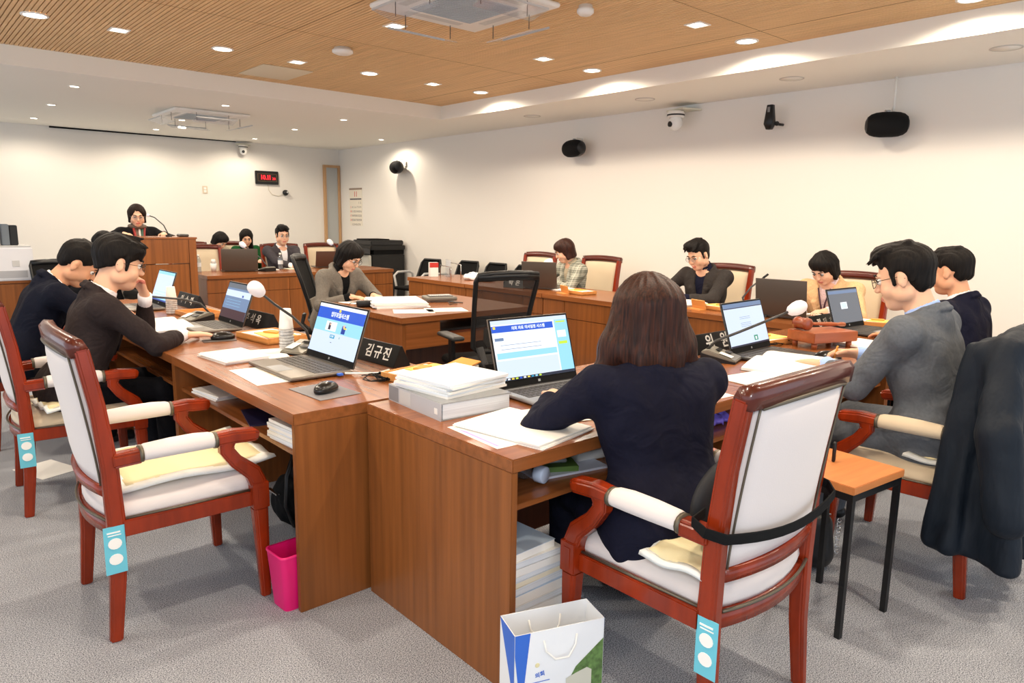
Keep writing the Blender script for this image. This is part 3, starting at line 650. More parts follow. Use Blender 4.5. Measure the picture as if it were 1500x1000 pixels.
# ------------------------------------------------------------------ figures: one smooth surface per body, garment and head of hair
def V3(*a): return np.array(a, dtype=np.float64)
class Field:
    def __init__(s, lo, hi, h):
        s.h = h; s.lo = np.array(lo, float); s.n = np.maximum(4, np.ceil((np.array(hi)-s.lo)/h).astype(int)+1)
        s.g = np.full(s.n, 9.0, np.float32)
        s.ax = [(s.lo[i]+h*np.arange(s.n[i])).astype(np.float32) for i in range(3)]
    def sub(s, lo, hi):
        a = np.clip(np.floor((np.array(lo)-s.lo)/s.h).astype(int), 0, s.n); b = np.clip(np.ceil((np.array(hi)-s.lo)/s.h).astype(int)+1, 0, s.n)
        sl = tuple(slice(a[i], b[i]) for i in range(3))
        X, Y, Z = np.meshgrid(*[s.ax[i][sl[i]] for i in range(3)], indexing='ij', sparse=True)
        return sl, X, Y, Z
    def mix(s, sl, d, k, op):
        g = s.g[sl]
        if g.size == 0: return
        if op == '+':
            if k > 0:
                hh = np.clip(.5+.5*(g-d)/k, 0, 1); r = g*(1-hh)+d*hh-k*hh*(1-hh)
            else: r = np.minimum(g, d)
        else:
            if k > 0:
                hh = np.clip(.5-.5*(g+d)/k, 0, 1); r = g*(1-hh)-d*hh+k*hh*(1-hh)
            else: r = np.maximum(g, -d)
        s.g[sl] = r
    def cap(s, a, b, ra, rb=None, k=.02, op='+', flat=None):
        """tapered capsule; flat=(axis, factor) squeezes the section along that direction"""
        a = np.array(a, float); b = np.array(b, float); rb = ra if rb is None else rb
        m = max(ra, rb)*(1 if not flat else 1)+k+3*s.h
        sl, X, Y, Z = s.sub(np.minimum(a, b)-m, np.maximum(a, b)+m)
        ab = b-a; L2 = max(1e-9, float(ab@ab))
        px, py, pz = X-a[0], Y-a[1], Z-a[2]
        t = np.clip((px*ab[0]+py*ab[1]+pz*ab[2])/L2, 0, 1)
        dx, dy, dz = px-t*ab[0], py-t*ab[1], pz-t*ab[2]
        if flat:
            f = np.array(flat[0], float); f /= np.linalg.norm(f); q = dx*f[0]+dy*f[1]+dz*f[2]; e = q*(1/flat[1]-1)
            dx, dy, dz = dx+e*f[0], dy+e*f[1], dz+e*f[2]
        d = np.sqrt(dx*dx+dy*dy+dz*dz)-(ra+(rb-ra)*t)
        if flat: d = d*(.5+.5*flat[1])
        s.mix(sl, d, k, op); return s
    def ell(s, c, r, M=None, k=.02, op='+'):
        """ellipsoid, axes = columns of M"""
        c = np.array(c, float); M = np.eye(3) if M is None else M
        m = max(r)+k+3*s.h
        sl, X, Y, Z = s.sub(c-m, c+m)
        px, py, pz = X-c[0], Y-c[1], Z-c[2]
        q = [(px*M[0, i]+py*M[1, i]+pz*M[2, i]) for i in range(3)]
        k0 = np.sqrt(sum((q[i]/r[i])**2 for i in range(3))); k1 = np.sqrt(sum((q[i]/r[i]**2)**2 for i in range(3)))+1e-9
        s.mix(sl, k0*(k0-1)/k1, k, op); return s
    def half(s, p, n, k=.0):
        """cut away the side that n points to"""
        p = np.array(p, float); n = np.array(n, float); n /= np.linalg.norm(n)
        sl, X, Y, Z = s.sub(s.lo, s.lo+s.n*s.h)
        s.mix(sl, -((X-p[0])*n[0]+(Y-p[1])*n[1]+(Z-p[2])*n[2]), k, '-'); return s
    def vee(s, top, bot, rt, fr, wt):
        sl, X, Y, Z = s.sub(s.lo, s.lo+s.n*s.h); ax = bot-top; L = np.linalg.norm(ax); ax = ax/L
        px, py, pz = X-top[0], Y-top[1], Z-top[2]
        u = px*rt[0]+py*rt[1]+pz*rt[2]; v = px*ax[0]+py*ax[1]+pz*ax[2]; w_ = px*fr[0]+py*fr[1]+pz*fr[2]
        d = np.maximum(np.maximum(np.abs(u)-wt*np.clip(1-v/L, 0, 1)**.8, v-L), .03-w_)
        s.mix(sl, d, .004, '-'); return s
    def wrinkle(s, amp, f, seed=0):
        sl, X, Y, Z = s.sub(s.lo, s.lo+s.n*s.h); r = np.random.RandomState(seed)
        for i in range(4):
            v = r.normal(size=3)*f*(1+.5*i); p = r.rand()*6
            s.g += (amp/(1+.5*i))*np.sin(v[0]*X+v[1]*Y+v[2]*Z+p+1.3*np.sin(.6*(v[1]*X-v[0]*Y+v[2]*.3*Z))).astype(np.float32)
        return s
    def mesh(s, name, mats, pick=None, smooth=1):
        g = s.g; sg = g < 0
        c = np.zeros(tuple(s.n-1), np.int8)
        for i in (0, 1):
            for j in (0, 1):
                for k in (0, 1): c += sg[i:s.n[0]-1+i, j:s.n[1]-1+j, k:s.n[2]-1+k]
        cells = np.argwhere((c > 0) & (c < 8)); N = len(cells)
        idx = np.full(tuple(s.n-1), -1, np.int64); idx[tuple(cells.T)] = np.arange(N)
        acc = np.zeros((N, 3)); cnt = np.zeros(N)
        C = [(i, j, k) for i in (0, 1) for j in (0, 1) for k in (0, 1)]
        for a in C:
            for ax in range(3):
                if a[ax]: continue
                b = list(a); b[ax] = 1
                ga = g[tuple((cells+np.array(a)).T)]; gb = g[tuple((cells+np.array(b)).T)]
                m = (ga < 0) != (gb < 0); t = ga[m]/(ga[m]-gb[m])
                p = np.tile(np.array(a, float), (m.sum(), 1)); p[:, ax] = t
                acc[m] += p; cnt[m] += 1
        vs = s.lo + s.h*(cells+acc/cnt[:, None])
        qs = []
        for ax in range(3):
            o1, o2 = [(1, 2), (2, 0), (0, 1)][ax]
            n = s.n
            A = [slice(1, n[0]-1), slice(1, n[1]-1), slice(1, n[2]-1)]
            A[ax] = slice(0, n[ax]-1); B = list(A); B[ax] = slice(1, n[ax])
            sa, sb = sg[tuple(A)], sg[tuple(B)]
            e = np.argwhere(sa != sb); 
            if not len(e): continue
            base = np.array([1, 1, 1]); base[ax] = 0
            inside = sa[tuple(e.T)]
            e = e+base
            def I(d1, d2):
                q = e.copy(); q[:, o1] -= d1; q[:, o2] -= d2; return idx[tuple(q.T)]
            q = np.stack([I(1, 1), I(0, 1), I(0, 0), I(1, 0)], 1)
            q[~inside] = q[~inside][:, ::-1]
            qs.append(q)
        q = np.concatenate(qs)
        q = q[(q >= 0).all(1)]
        for _ in range(smooth):       # gentle relaxation
            sm = np.zeros_like(vs); ct = np.zeros(N)
            for i in range(4):
                np.add.at(sm, q[:, i], vs[q[:, (i+1) % 4]]); np.add.at(sm, q[:, i], vs[q[:, (i+3) % 4]]); np.add.at(ct, q[:, i], 2)
            ct[ct == 0] = 1; vs = vs*.5+.5*sm/ct[:, None]
        me = bpy.data.meshes.new(name)
        me.vertices.add(N); me.vertices.foreach_set('co', vs.astype(np.float32).ravel())
        me.loops.add(len(q)*4); me.loops.foreach_set('vertex_index', q.astype(np.int32).ravel())
        me.polygons.add(len(q)); me.polygons.foreach_set('loop_start', np.arange(0, len(q)*4, 4, dtype=np.int32)); me.polygons.foreach_set('loop_total', np.full(len(q), 4, np.int32))
        me.update(calc_edges=True)
        for m in (mats if isinstance(mats, (list, tuple)) else [mats]): me.materials.append(m)
        if pick is not None:
            me.polygons.foreach_set('material_index', pick(vs[q].mean(1)).astype(np.int32))
        me.polygons.foreach_set('use_smooth', np.ones(len(q), bool)); me.update()
        return me
def obj_of(me, name, parent):
    o = bpy.data.objects.new(name, me); COL.objects.link(o); o.parent = parent; return o

SKIN = mat('skin', (234, 184, 152), .5, .35, subs=.08)
SKINT = mat('skin_tan', (222, 164, 128), .5, .35, subs=.08)
LIP = mat('lips', (206, 122, 106), .45)
EYEW = mat('eye_white', (236, 232, 226), .25); EYEB = mat('iris_dark', (26, 16, 12), .2)
def hair_mat(name, rgb, hi, rough=.6, spec=.16, bs=.5):
    m = mat(name, rgb, rough, spec)
    nt = m.node_tree; b = nt.nodes['Principled BSDF']
    tc = nt.nodes.new('ShaderNodeTexCoord'); mp = nt.nodes.new('ShaderNodeMapping'); mp.inputs['Scale'].default_value = (170, 170, 9)
    n = nt.nodes.new('ShaderNodeTexNoise'); n.inputs['Scale'].default_value = 1; n.inputs['Detail'].default_value = 4
    r = nt.nodes.new('ShaderNodeValToRGB'); r.color_ramp.elements[0].position = .35; r.color_ramp.elements[1].position = .72
    r.color_ramp.elements[0].color = (*lin(rgb), 1); r.color_ramp.elements[1].color = (*lin(hi), 1)
    bp = nt.nodes.new('ShaderNodeBump'); bp.inputs['Strength'].default_value = bs; bp.inputs['Distance'].default_value = .003
    nt.links.new(tc.outputs['Object'], mp.inputs[0]); nt.links.new(mp.outputs[0], n.inputs['Vector']); nt.links.new(n.outputs[0], r.inputs[0])
    nt.links.new(r.outputs[0], b.inputs['Base Color']); nt.links.new(n.outputs[0], bp.inputs['Height']); nt.links.new(bp.outputs[0], b.inputs['Normal'])
    return m
HBLACK = hair_mat('black_hair', (14, 11, 10), (28, 23, 20)); HBROWN = hair_mat('dark_brown_hair', (32, 16, 11), (70, 36, 23), .5, .22, .3); HDBROWN = hair_mat('soft_black_hair', (22, 14, 11), (46, 30, 23))
def cloth(name, rgb, var=.1, sheen=.0, crease=.36):
    m = mat(name, rgb, .85, .15, sheen=sheen, noise=((90, 90, 90), var, 3))
    nt = m.node_tree; b = nt.nodes['Principled BSDF']; tc = nt.nodes.new('ShaderNodeTexCoord')
    n = nt.nodes.new('ShaderNodeTexNoise'); n.inputs['Scale'].default_value = 7.5; n.inputs['Detail'].default_value = 2.5; n.inputs['Distortion'].default_value = 1.6
    n2 = nt.nodes.new('ShaderNodeTexNoise'); n2.inputs['Scale'].default_value = 420
    for q in (n, n2): nt.links.new(tc.outputs['Object'], q.inputs['Vector'])
    b1 = nt.nodes.new('ShaderNodeBump'); b1.inputs['Strength'].default_value = crease; b1.inputs['Distance'].default_value = .045
    b2 = nt.nodes.new('ShaderNodeBump'); b2.inputs['Strength'].default_value = .12; b2.inputs['Distance'].default_value = .001
    nt.links.new(n.outputs[0], b1.inputs['Height']); nt.links.new(n2.outputs[0], b2.inputs['Height']); nt.links.new(b1.outputs[0], b2.inputs['Normal']); nt.links.new(b2.outputs[0], b.inputs['Normal'])
    return m

def nrm(v): v = np.array(v, float); return v/max(1e-9, np.linalg.norm(v))
def rotm(ax, a):
    ax = nrm(ax); K = np.array([[0, -ax[2], ax[1]], [ax[2], 0, -ax[0]], [-ax[1], ax[0], 0]]); return np.eye(3)+math.sin(a)*K+(1-math.cos(a))*K@K
def elbow(S, W, l1, l2, pole):
    d = W-S; D = np.linalg.norm(d)
    if D > (l1+l2)*.995: W = S+d/D*(l1+l2)*.995; d = W-S; D = np.linalg.norm(d)
    u = d/D; x = (l1*l1-l2*l2+D*D)/(2*D); hgt = math.sqrt(max(0, l1*l1-x*x)); p = np.array(pole, float); p = nrm(p-u*(p@u))
    return S+u*x+p*hgt, W

def person(label, loc, rotz, h=.006, lean=.15, side=0., twist=0., hip=.545, head=(0, .3, 0), head_off=(0, 0, 0), size=1., wide=1.,
           hands=None, hair='short', hairm=None, skin=None, jacket=None, shirt=None, pants=None, tie=None, glasses=None, stand=False, legs=True,
           vneck=.2, collar=True, lapel=True, knees=None, coat_hem=.0, extra=None, name='person', hairseed=1, shoes=None, scarf=None, cuff=True, stand_collar=True, female=False, lumbar=None):
    """figure facing local +y. head=(yaw, pitch down, roll); hands={'l':(wrist, fingers dir, palm normal, curl, pole)...}"""
    root = thing(name, label, 'person', loc, rotz)
    hairm = hairm or HBLACK; skin = skin or SKIN
    S_ = size
    P = V3(0, 0, hip)
    A = rotm((1, 0, 0), -lean) @ rotm((0, 1, 0), side)      # spine frame: columns right, front, up
    def T(x, y, z, tw=1.0):
        return P + A @ (rotm((0, 0, 1), twist*tw) @ (np.array([x, y, z])*S_))
    Ltor = .50
    chest = T(0, .01, .33); neckb = T(0, -.01, Ltor)
    sw = (.168 if female else .188)*wide
    sh = {'l': T(-sw, -.0, Ltor-.055), 'r': T(sw, -.0, Ltor-.055)}
    # head frame
    Rz = rotm((0, 0, 1), head[0]); Hm = Rz @ rotm((1, 0, 0), -head[1]) @ rotm((0, 1, 0), head[2])
    upn = nrm(.55*A[:, 2]+.45*Hm[:, 2])
    nk = neckb + upn*.075*S_ + .028*S_*Hm[:, 1]
    Hs = S_*(1.02 if female else 1.06)
    hc = nk + Hm @ (V3(0, .018, .078)*Hs) + np.array(head_off)
    def HP(x, y, z): return hc + Hm @ (V3(x, y, z)*Hs)
    # hips and legs
    hw = .09*wide
    hp = {'l': P+V3(-hw, 0, -.02), 'r': P+V3(hw, 0, -.02)}
    if stand:
        kn = {s: hp[s]+V3(0, .02, -.42*S_) for s in hp}; an = {s: kn[s]+V3(0, -.03, -.42*S_) for s in hp}
    else:
        kn = {'l': hp['l']+V3(-.05, .40, .0), 'r': hp['r']+V3(.05, .40, .0)}
        if knees: kn = {s: V3(*knees[s]) for s in 'lr'}
        an = {s: V3(kn[s][0]*.9, kn[s][1]-.02+(.06 if not knees else 0), .085) for s in 'lr'}
    # arms
    l1, l2 = .285*S_, .25*S_
    arm = {}
    dflt = {'l': ((-.14, .40, hip+.245), (.25, 1, -.1), (0, 0, -1), .25, (-.55, -.5, -.9)), 'r': ((.14, .40, hip+.245), (-.25, 1, -.1), (0, 0, -1), .25, (.55, -.5, -.9))}
    hands = {**dflt, **(hands or {})}
    for s in 'lr':
        W, f, n, curl, pole = hands[s]
        E, W = elbow(sh[s], V3(*W), l1, l2, pole); arm[s] = (E, W, nrm(f), nrm(n), curl)
    # bounds
    pts = [P, chest, neckb, hc]+list(sh.values())+[a[i] for a in arm.values() for i in (0, 1)]
    if legs: pts += list(kn.values())+list(an.values())
    lo = np.min(pts, 0)-.20; hi = np.max(pts, 0)+.20
    # ---- body
    B = Field(lo, hi, h)
    B.ell(HP(0, -.012, .032), (.076*Hs, .095*Hs, .087*Hs), Hm, 0)
    B.ell(HP(0, .022, -.035), (.061*Hs, .068*Hs, .082*Hs), Hm, .03)
    B.ell(HP(0, .052, -.094), (.034*Hs, .032*Hs, .024*Hs), Hm, .025)
    for s in (-1, 1):
        B.ell(HP(s*.04, .055, -.035), (.026*Hs, .026*Hs, .03*Hs), Hm, .02)
        B.ell(HP(s*.057, .0, -.06), (.018*Hs, .035*Hs, .03*Hs), Hm, .02)
        B.ell(HP(s*.031, .094, .004), (.02*Hs, .014*Hs, .012*Hs), Hm, .012, '-')
        ea = Hm @ rotm((0, 0, 1), -s*.35)
        B.ell(HP(s*.077, -.008, -.008), (.008*Hs, .0175*Hs, .030*Hs), ea, .006)
        B.ell(HP(s*.088, .0, -.002), (.006*Hs, .010*Hs, .016*Hs), ea, .004, '-')
    B.ell(HP(0, .083, .024), (.05*Hs, .013*Hs, .009*Hs), Hm, .015)
    B.cap(HP(0, .087, .006), HP(0, .106, -.028), .008*Hs, .010*Hs, .012); B.ell(HP(0, .101, -.032), (.016*Hs, .010*Hs, .007*Hs), Hm, .008)
    B.ell(HP(0, .086, -.062), (.024*Hs, .011*Hs, .006*Hs), Hm, .006); B.ell(HP(0, .084, -.072), (.020*Hs, .012*Hs, .007*Hs), Hm, .006)
    nr = (.046 if female else .053)*S_
    B.cap(HP(0, -.025, -.05), T(0, -.01, Ltor-.03), nr*.96, nr*1.12, .016)
    B.cap(T(0, 0, .42), T(0, 0, .08), .10*S_, .11*S_, .04, flat=(A[:, 1], .7)); B.cap(sh['l'], sh['r'], .045*S_, None, .03)
    def hand(F, s):
        E, W, f, n, curl = arm[s]; sgn = -1 if s == 'l' else 1
        n_ = nrm(n-f*(n@f)); x = np.cross(f, -n_)          # x points to the little-finger side or thumb side
        side_ = x*sgn                                      # outwards = little finger side for palm-down
        q = S_*(.92 if female else 1.0)
        for i, (off, ln) in enumerate(((-.030, .072), (-.010, .080), (.011, .074), (.031, .058))):
            kx = W + f*.092*q + side_*off*q - n_*.0*q
            F.cap(W+f*.012*q+side_*off*.55*q, kx, .0135*q, .0105*q, .012)
            c1 = curl*.9; d1 = nrm(f*math.cos(c1)+n_*math.sin(c1)); p1 = kx+d1*ln*.52*q
            c2 = curl*2.1; d2 = nrm(f*math.cos(c2)+n_*math.sin(c2)); p2 = p1+d2*ln*.48*q
            F.cap(kx, p1, .0098*q, .0088*q, .003); F.cap(p1, p2, .0088*q, .0072*q, .002)
        t0 = W+f*.025*q-side_*.022*q; t1 = t0+nrm(f*.7-side_*.75+n_*.25)*.045*q; t2 = t1+nrm(f*.95-side_*.25+n_*.4)*.04*q
        F.cap(t0, t1, .0150*q, .0115*q, .01); F.cap(t1, t2, .0112*q, .009*q, .004)
    for s in 'lr':
        E, W, f, n, c = arm[s]
        B.cap(sh[s], E, .036*S_, .024*S_, .015); B.cap(E, W, .024*S_, .025*S_, .012); B.cap(W-nrm(W-E)*.03, W+f*.02, .026*S_, .022*S_, .01); hand(B, s)
    if legs:
        for s in 'lr':
            B.cap(hp[s], kn[s], .07*S_, .045*S_, .02); B.cap(kn[s], an[s], .042*S_, .03*S_, .015); B.cap(an[s]+V3(0, 0, -.03), an[s]+V3(0, .12, -.05), .03, .025, .015)
    B.ell(P, (.13*wide, .1, .1), None, .03)
    def pk(c):
        l = (c-hc) @ Hm / Hs
        lip = (np.abs(l[:, 0]) < .021) & (l[:, 1] > .083) & (np.abs(l[:, 2]+.067) < .0095)
        return lip.astype(int)
    obj_of(B.mesh('body', [skin, LIP], pk, 1), 'body', root)
    # eyes, brows
    for s in (-1, 1):
        ey = MB()
        c = HP(s*.031, .0795, .003); M3 = Matrix([list(r_) for r_ in Hm])
        ey.ball((0, 0, 0), .0125*Hs, 10, 8); ey.xf(Matrix.Translation(Vector(c)) @ M3.to_4x4())
        e = ey.build('eye', EYEW, root)
        ir = MB().ball((0, .0045*Hs, -.002), .0092*Hs, 10, 6); ir.xf(Matrix.Translation(Vector(c)) @ M3.to_4x4()); ir.build('iris', EYEB, e)
        lid = MB().tube([HP(s*.017, .0845, .004), HP(s*.024, .091, .010), HP(s*.034, .091, .0105), HP(s*.045, .083, .003)], .0028*Hs, 6); lid.build('eyelid', hairm, root)
        br = MB().tube([HP(s*.014, .0965, .024), HP(s*.03, .0955, .031), HP(s*.05, .082, .027)], [.0034*Hs, .004*Hs, .002*Hs], 6); br.build('eyebrow', hairm, root)
    if glasses:
        gl = MB(); gm = glasses
        for s in (-1, 1):
            gl.tube([HP(s*.031+.0225*math.cos(a), .108-.012*abs(math.cos(a)*.5+s*.0), -.001+.0175*math.sin(a)) for a in [2*PI*k/16 for k in range(17)]], .0016, 6)
            gl.tube([HP(s*.0535, .102, .004), HP(s*.073, .07, .006), HP(s*.08, .0, .006), HP(s*.08, -.02, -.005)], .0015, 6)
        gl.tube([HP(-.009, .107, .003), HP(0, .111, .006), HP(.009, .107, .003)], .0015, 6)
        g_ = gl.build('glasses', gm, root)
        for s in (-1, 1):
            MB().add([HP(s*.031+.021*math.cos(2*PI*k/14), .105, -.001+.0165*math.sin(2*PI*k/14)) for k in range(14)], [tuple(range(14))]).build('lens', CLEAR, g_)
    # ---- hair
    hh = min(h, .005) if h < .0075 else h*.85
    HF = Field(hc-.30, hc+.20, hh)
    if hair == 'short':
        HF.ell(HP(0, -.016, .042), (.083*Hs, .102*Hs, .091*Hs), Hm, 0)
        HF.ell(HP(0, -.050, -.028), (.060*Hs, .046*Hs, .058*Hs), Hm, .03)
        HF.ell(HP(0, .05, .105), (.058*Hs, .05*Hs, .028*Hs), Hm, .03)          # swept fringe
        HF.ell(HP(.025, .035, .112), (.05*Hs, .06*Hs, .026*Hs), Hm, .03)
        HF.half(HP(0, .078, .062), Hm @ nrm(V3(0, .82, -.57)), .01)
        HF.half(HP(0, -.075, -.060), Hm @ nrm(V3(0, -.5, -1)), .012)
        for s in (-1, 1): HF.ell(HP(s*.085, .0, -.015), (.03*Hs, .027*Hs, .042*Hs), Hm, .008, '-'); HF.ell(HP(s*.075, .07, .03), (.035*Hs, .035*Hs, .035*Hs), Hm, .01, '-')
        for s in (-1, 1): HF.cap(HP(s*.074, .024, .03), HP(s*.0735, .022, -.018), .008*Hs, .006*Hs, .008)
    elif hair == 'fringe':      # full fringe over the forehead, short back
        HF.ell(HP(0, -.016, .046), (.087*Hs, .104*Hs, .095*Hs), Hm, 0)
        HF.ell(HP(0, -.050, -.028), (.060*Hs, .046*Hs, .058*Hs), Hm, .03)
        HF.ell(HP(0, .052, .075), (.072*Hs, .052*Hs, .045*Hs), Hm, .02)
        HF.half(HP(0, .07, .034), Hm @ nrm(V3(0, .42, -.9)), .008)
        HF.half(HP(0, -.075, -.062), Hm @ nrm(V3(0, -.5, -1)), .012)
        for s in (-1, 1): HF.ell(HP(s*.088, .0, -.012), (.03*Hs, .027*Hs, .042*Hs), Hm, .008, '-')
        for s in (-1, 1): HF.cap(HP(s*.076, .026, .03), HP(s*.0745, .022, -.022), .009*Hs, .006*Hs, .008)
        B2 = None
    elif hair == 'crop':        # short sides, longer top
        HF.ell(HP(0, -.014, .05), (.082*Hs, .100*Hs, .088*Hs), Hm, 0)
        HF.ell(HP(0, -.056, -.015), (.061*Hs, .048*Hs, .06*Hs), Hm, .03)
        HF.ell(HP(0, .05, .092), (.065*Hs, .052*Hs, .036*Hs), Hm, .03)
        HF.half(HP(0, .075, .052), Hm @ nrm(V3(0, .6, -.8)), .008)
        HF.half(HP(0, -.075, -.045), Hm @ nrm(V3(0, -.6, -1)), .012)
        for s in (-1, 1): HF.ell(HP(s*.088, .002, -.012), (.03*Hs, .03*Hs, .05*Hs), Hm, .008, '-')
    elif hair in ('bob', 'boblong', 'crophelmet', 'parted'):
        low = {'bob': -.10, 'boblong': -.20, 'crophelmet': -.065, 'parted': -.085}[hair]
        wd = {'bob': .095, 'boblong': .105, 'crophelmet': .09, 'parted': .09}[hair]
        HF.ell(HP(0, -.016, .042), (.09*Hs, .106*Hs, .094*Hs), Hm, 0)
        down = V3(0, 0, -1) if hair == 'boblong' else -Hm[:, 2]
        for s in (-1, 1):
            a = HP(s*.062, -.005, .03); HF.cap(a, a+down*(.03-low)*Hs*.86+Hm[:, 0]*s*.012, .034*Hs, .026*Hs, .03, flat=(Hm[:, 0], .8))
            a = HP(s*.05, -.06, .02); HF.cap(a, a+down*(.02-low)*Hs*.9, .045*Hs, .034*Hs, .03)
        a = HP(0, -.07, .02); HF.cap(a, a+down*(.02-low)*Hs*.9, .05*Hs, .04*Hs, .03)
        if hair not in ('boblong', 'parted'): HF.ell(HP(0, .045, .075), (.078*Hs, .05*Hs, .045*Hs), Hm, .025)
        HF.ell(HP(.006, .115, -.05), (.056*Hs, .085*Hs, .098*Hs), Hm, .012, '-')
        if hair == 'parted': HF.ell(HP(.004, .12, -.03), (.064*Hs, .10*Hs, .115*Hs), Hm, .010, '-'); HF.ell(HP(.02, .11, .07), (.006*Hs, .06*Hs, .06*Hs), Hm, .008, '-')
        HF.ell(HP(0, .115, -.125), (.072*Hs, .105*Hs, .085*Hs), Hm, .010, '-')
        if hair == 'boblong': HF.ell(HP(0, .12, -.06), (.072*Hs, .12*Hs, .125*Hs), Hm, .012, '-')
        HF.half(HP(0, 0, low), -Hm[:, 2] if hair != 'boblong' else V3(0, 0, -1), .012)
    elif hair == 'long':
        d = nrm(.3*-Hm[:, 2]+.7*V3(0, 0, -1)-.0*Hm[:, 1]); dn = V3(0, -.10, -1)
        HF.ell(HP(0, -.018, .045), (.094*Hs, .11*Hs, .096*Hs), Hm, 0)
        for s in (-1, 1):
            a = HP(s*.055, -.03, .03); b_ = a+d*.135+Hm[:, 0]*s*.04; HF.cap(a, b_, .058*Hs, .064*Hs, .04)
            c_ = b_+d*.06+Hm[:, 0]*s*.028; HF.cap(b_, c_, .064*Hs, .05*Hs, .03); HF.cap(c_, c_+Hm[:, 0]*s*.034-V3(0, 0, .008), .036, .022, .03)
            a = HP(s*.03, -.08, .03); b_ = a+d*.17; HF.cap(a, b_, .06*Hs, .062*Hs, .04); HF.cap(b_, b_+d*.075+Hm[:, 0]*s*.02-Hm[:, 1]*.01, .06*Hs, .035*Hs, .03)
        HF.ell(HP(0, .13, -.03), (.06*Hs, .09*Hs, .105*Hs), Hm, .012, '-')
        HF.half(HP(0, -.05, -.205), V3(0, 0, -1), .03)
    if hair in ('short', 'crop', 'fringe'):
        rt2 = np.random.RandomState(hairseed+5)
        for i in range(26):
            x = rt2.uniform(-.058, .058); y = rt2.uniform(-.03, .07); z = .118+.014*(1-(x/.06)**2)-.35*max(0, y-.03)
            a = HP(x, y-.02, z-.006); b_ = HP(x+rt2.uniform(-.02, .02), y+rt2.uniform(.02, .05), z+rt2.uniform(-.012, .012) - (.02 if y > .04 else 0))
            HF.cap(a, b_, .013, .004, .010)
        if hair == 'short':
            for i in range(9): x = -.055+.0138*i; HF.cap(HP(x, .07, .098), HP(x+rt2.uniform(-.012, .012), .108+rt2.uniform(-.012, .008), .082+rt2.uniform(-.012, .012)), .013, .003, .010)
        if hair == 'fringe':
            for i in range(11): x = -.062+.0124*i; HF.cap(HP(x, .078, .075), HP(x*.97+rt2.uniform(-.006, .006), .098-abs(x)*.35, .030+rt2.uniform(-.012, .008)), .012, .003, .008)
        if hair == 'crop':
            for i in range(10): x = -.056+.0124*i; HF.cap(HP(x, .078, .085), HP(x+rt2.uniform(-.006, .006), .102-abs(x)*.3, .050+rt2.uniform(-.010, .008)), .012, .004, .008)
    # strands
    if hair:
        sl, X, Y, Z = HF.sub(HF.lo, HF.lo+HF.n*HF.h)
        q = [(X-hc[0])*Hm[0, i]+(Y-hc[1])*Hm[1, i]+(Z-hc[2])*Hm[2, i] for i in range(3)]
        th = np.arctan2(q[0], q[1]+.02) if hair in ('bob', 'boblong', 'long', 'crophelmet', 'parted') else q[0]*12
        rs = np.random.RandomState(hairseed)
        for fq, am in ((9, .0012), (17, .0014), (31, .0012), (53, .0009)):
            HF.g += (am*np.sin(fq*th+6*rs.rand()+1.1*np.sin(q[2]*(22+30*rs.rand())+6*rs.rand()))).astype(np.float32)
        obj_of(HF.mesh('hair', hairm, None, 1), 'hair', root)
    # ---- garments
    def torso(F, g, k=.03):
        wd = wide
        cw, ww, pw = (.125, .118 if coat_hem else .105, .14) if female else (.138, .128, .14)
        F.cap(T(-.075*wd, 0, Ltor-.13), T(.075*wd, 0, Ltor-.13), .102*S_+g, None, k, flat=(A[:, 1], .98))
        F.cap(T(-.05*wd, .005, .26), T(.05*wd, .005, .26), ww*S_+g, None, .06, flat=(A[:, 1], .82))
        F.cap(T(-.06*wd, 0, .08, .4), T(.06*wd, 0, .08, .4), .118*S_+g, None, .06, flat=(A[:, 1], .9))
        F.cap(sh['l']-A[:, 2]*.018, sh['r']-A[:, 2]*.018, .056*S_+g, None, .05)
        F.cap(T(-.03, -.015, Ltor-.02), T(.03, -.015, Ltor-.02), .052*S_+g, None, .05)
    def sleeves(F, g, end=.07, k=.03):
        for s in 'lr':
            E, W, f, n, c = arm[s]
            We = E+(W-E)*(1-end/np.linalg.norm(W-E))
            F.cap(sh[s], E, .060*S_+g, .049*S_+g, k); F.cap(E, We, .051*S_+g, .036*S_+g, .02)
    NK = nrm(HP(0, -.02, -.06)-neckb)
    fr = A @ rotm((0, 0, 1), twist) @ V3(0, 1, 0); rt_ = A @ rotm((0, 0, 1), twist) @ V3(1, 0, 0)
    if shirt:
        F = Field(lo, hi, h*1.15); torso(F, -.004)
        if collar == 'turtle': F.cap(neckb-NK*.03, neckb+NK*.075, nr+.014, nr+.011, .02)
        elif collar: F.cap(neckb-NK*.03, neckb+NK*.058, nr+.018, nr+.012, .02)
        F.cap(neckb+NK*(.12 if collar == 'turtle' else .095), neckb+NK*.22, nr+.034, None, .004, '-'); F.cap(neckb, neckb+NK*.2, nr+.004, nr+.006, .002, '-')
        if collar and collar != 'turtle': F.ell(neckb+NK*.045+fr*.075, (.03, .045, .05), None, .006, '-')
        if jacket is None: sleeves(F, -.006)
        so = obj_of(F.mesh('shirt', shirt, None, 1), 'shirt', root)
        if cuff and jacket is not None:
            for s in 'lr':
                E, W, f, n, c = arm[s]; u = nrm(W-E)
                MB().tube([W-u*.09, W-u*.03, W+u*.006], [.031*S_, .034*S_, .034*S_], 16).build('cuff', shirt, so)
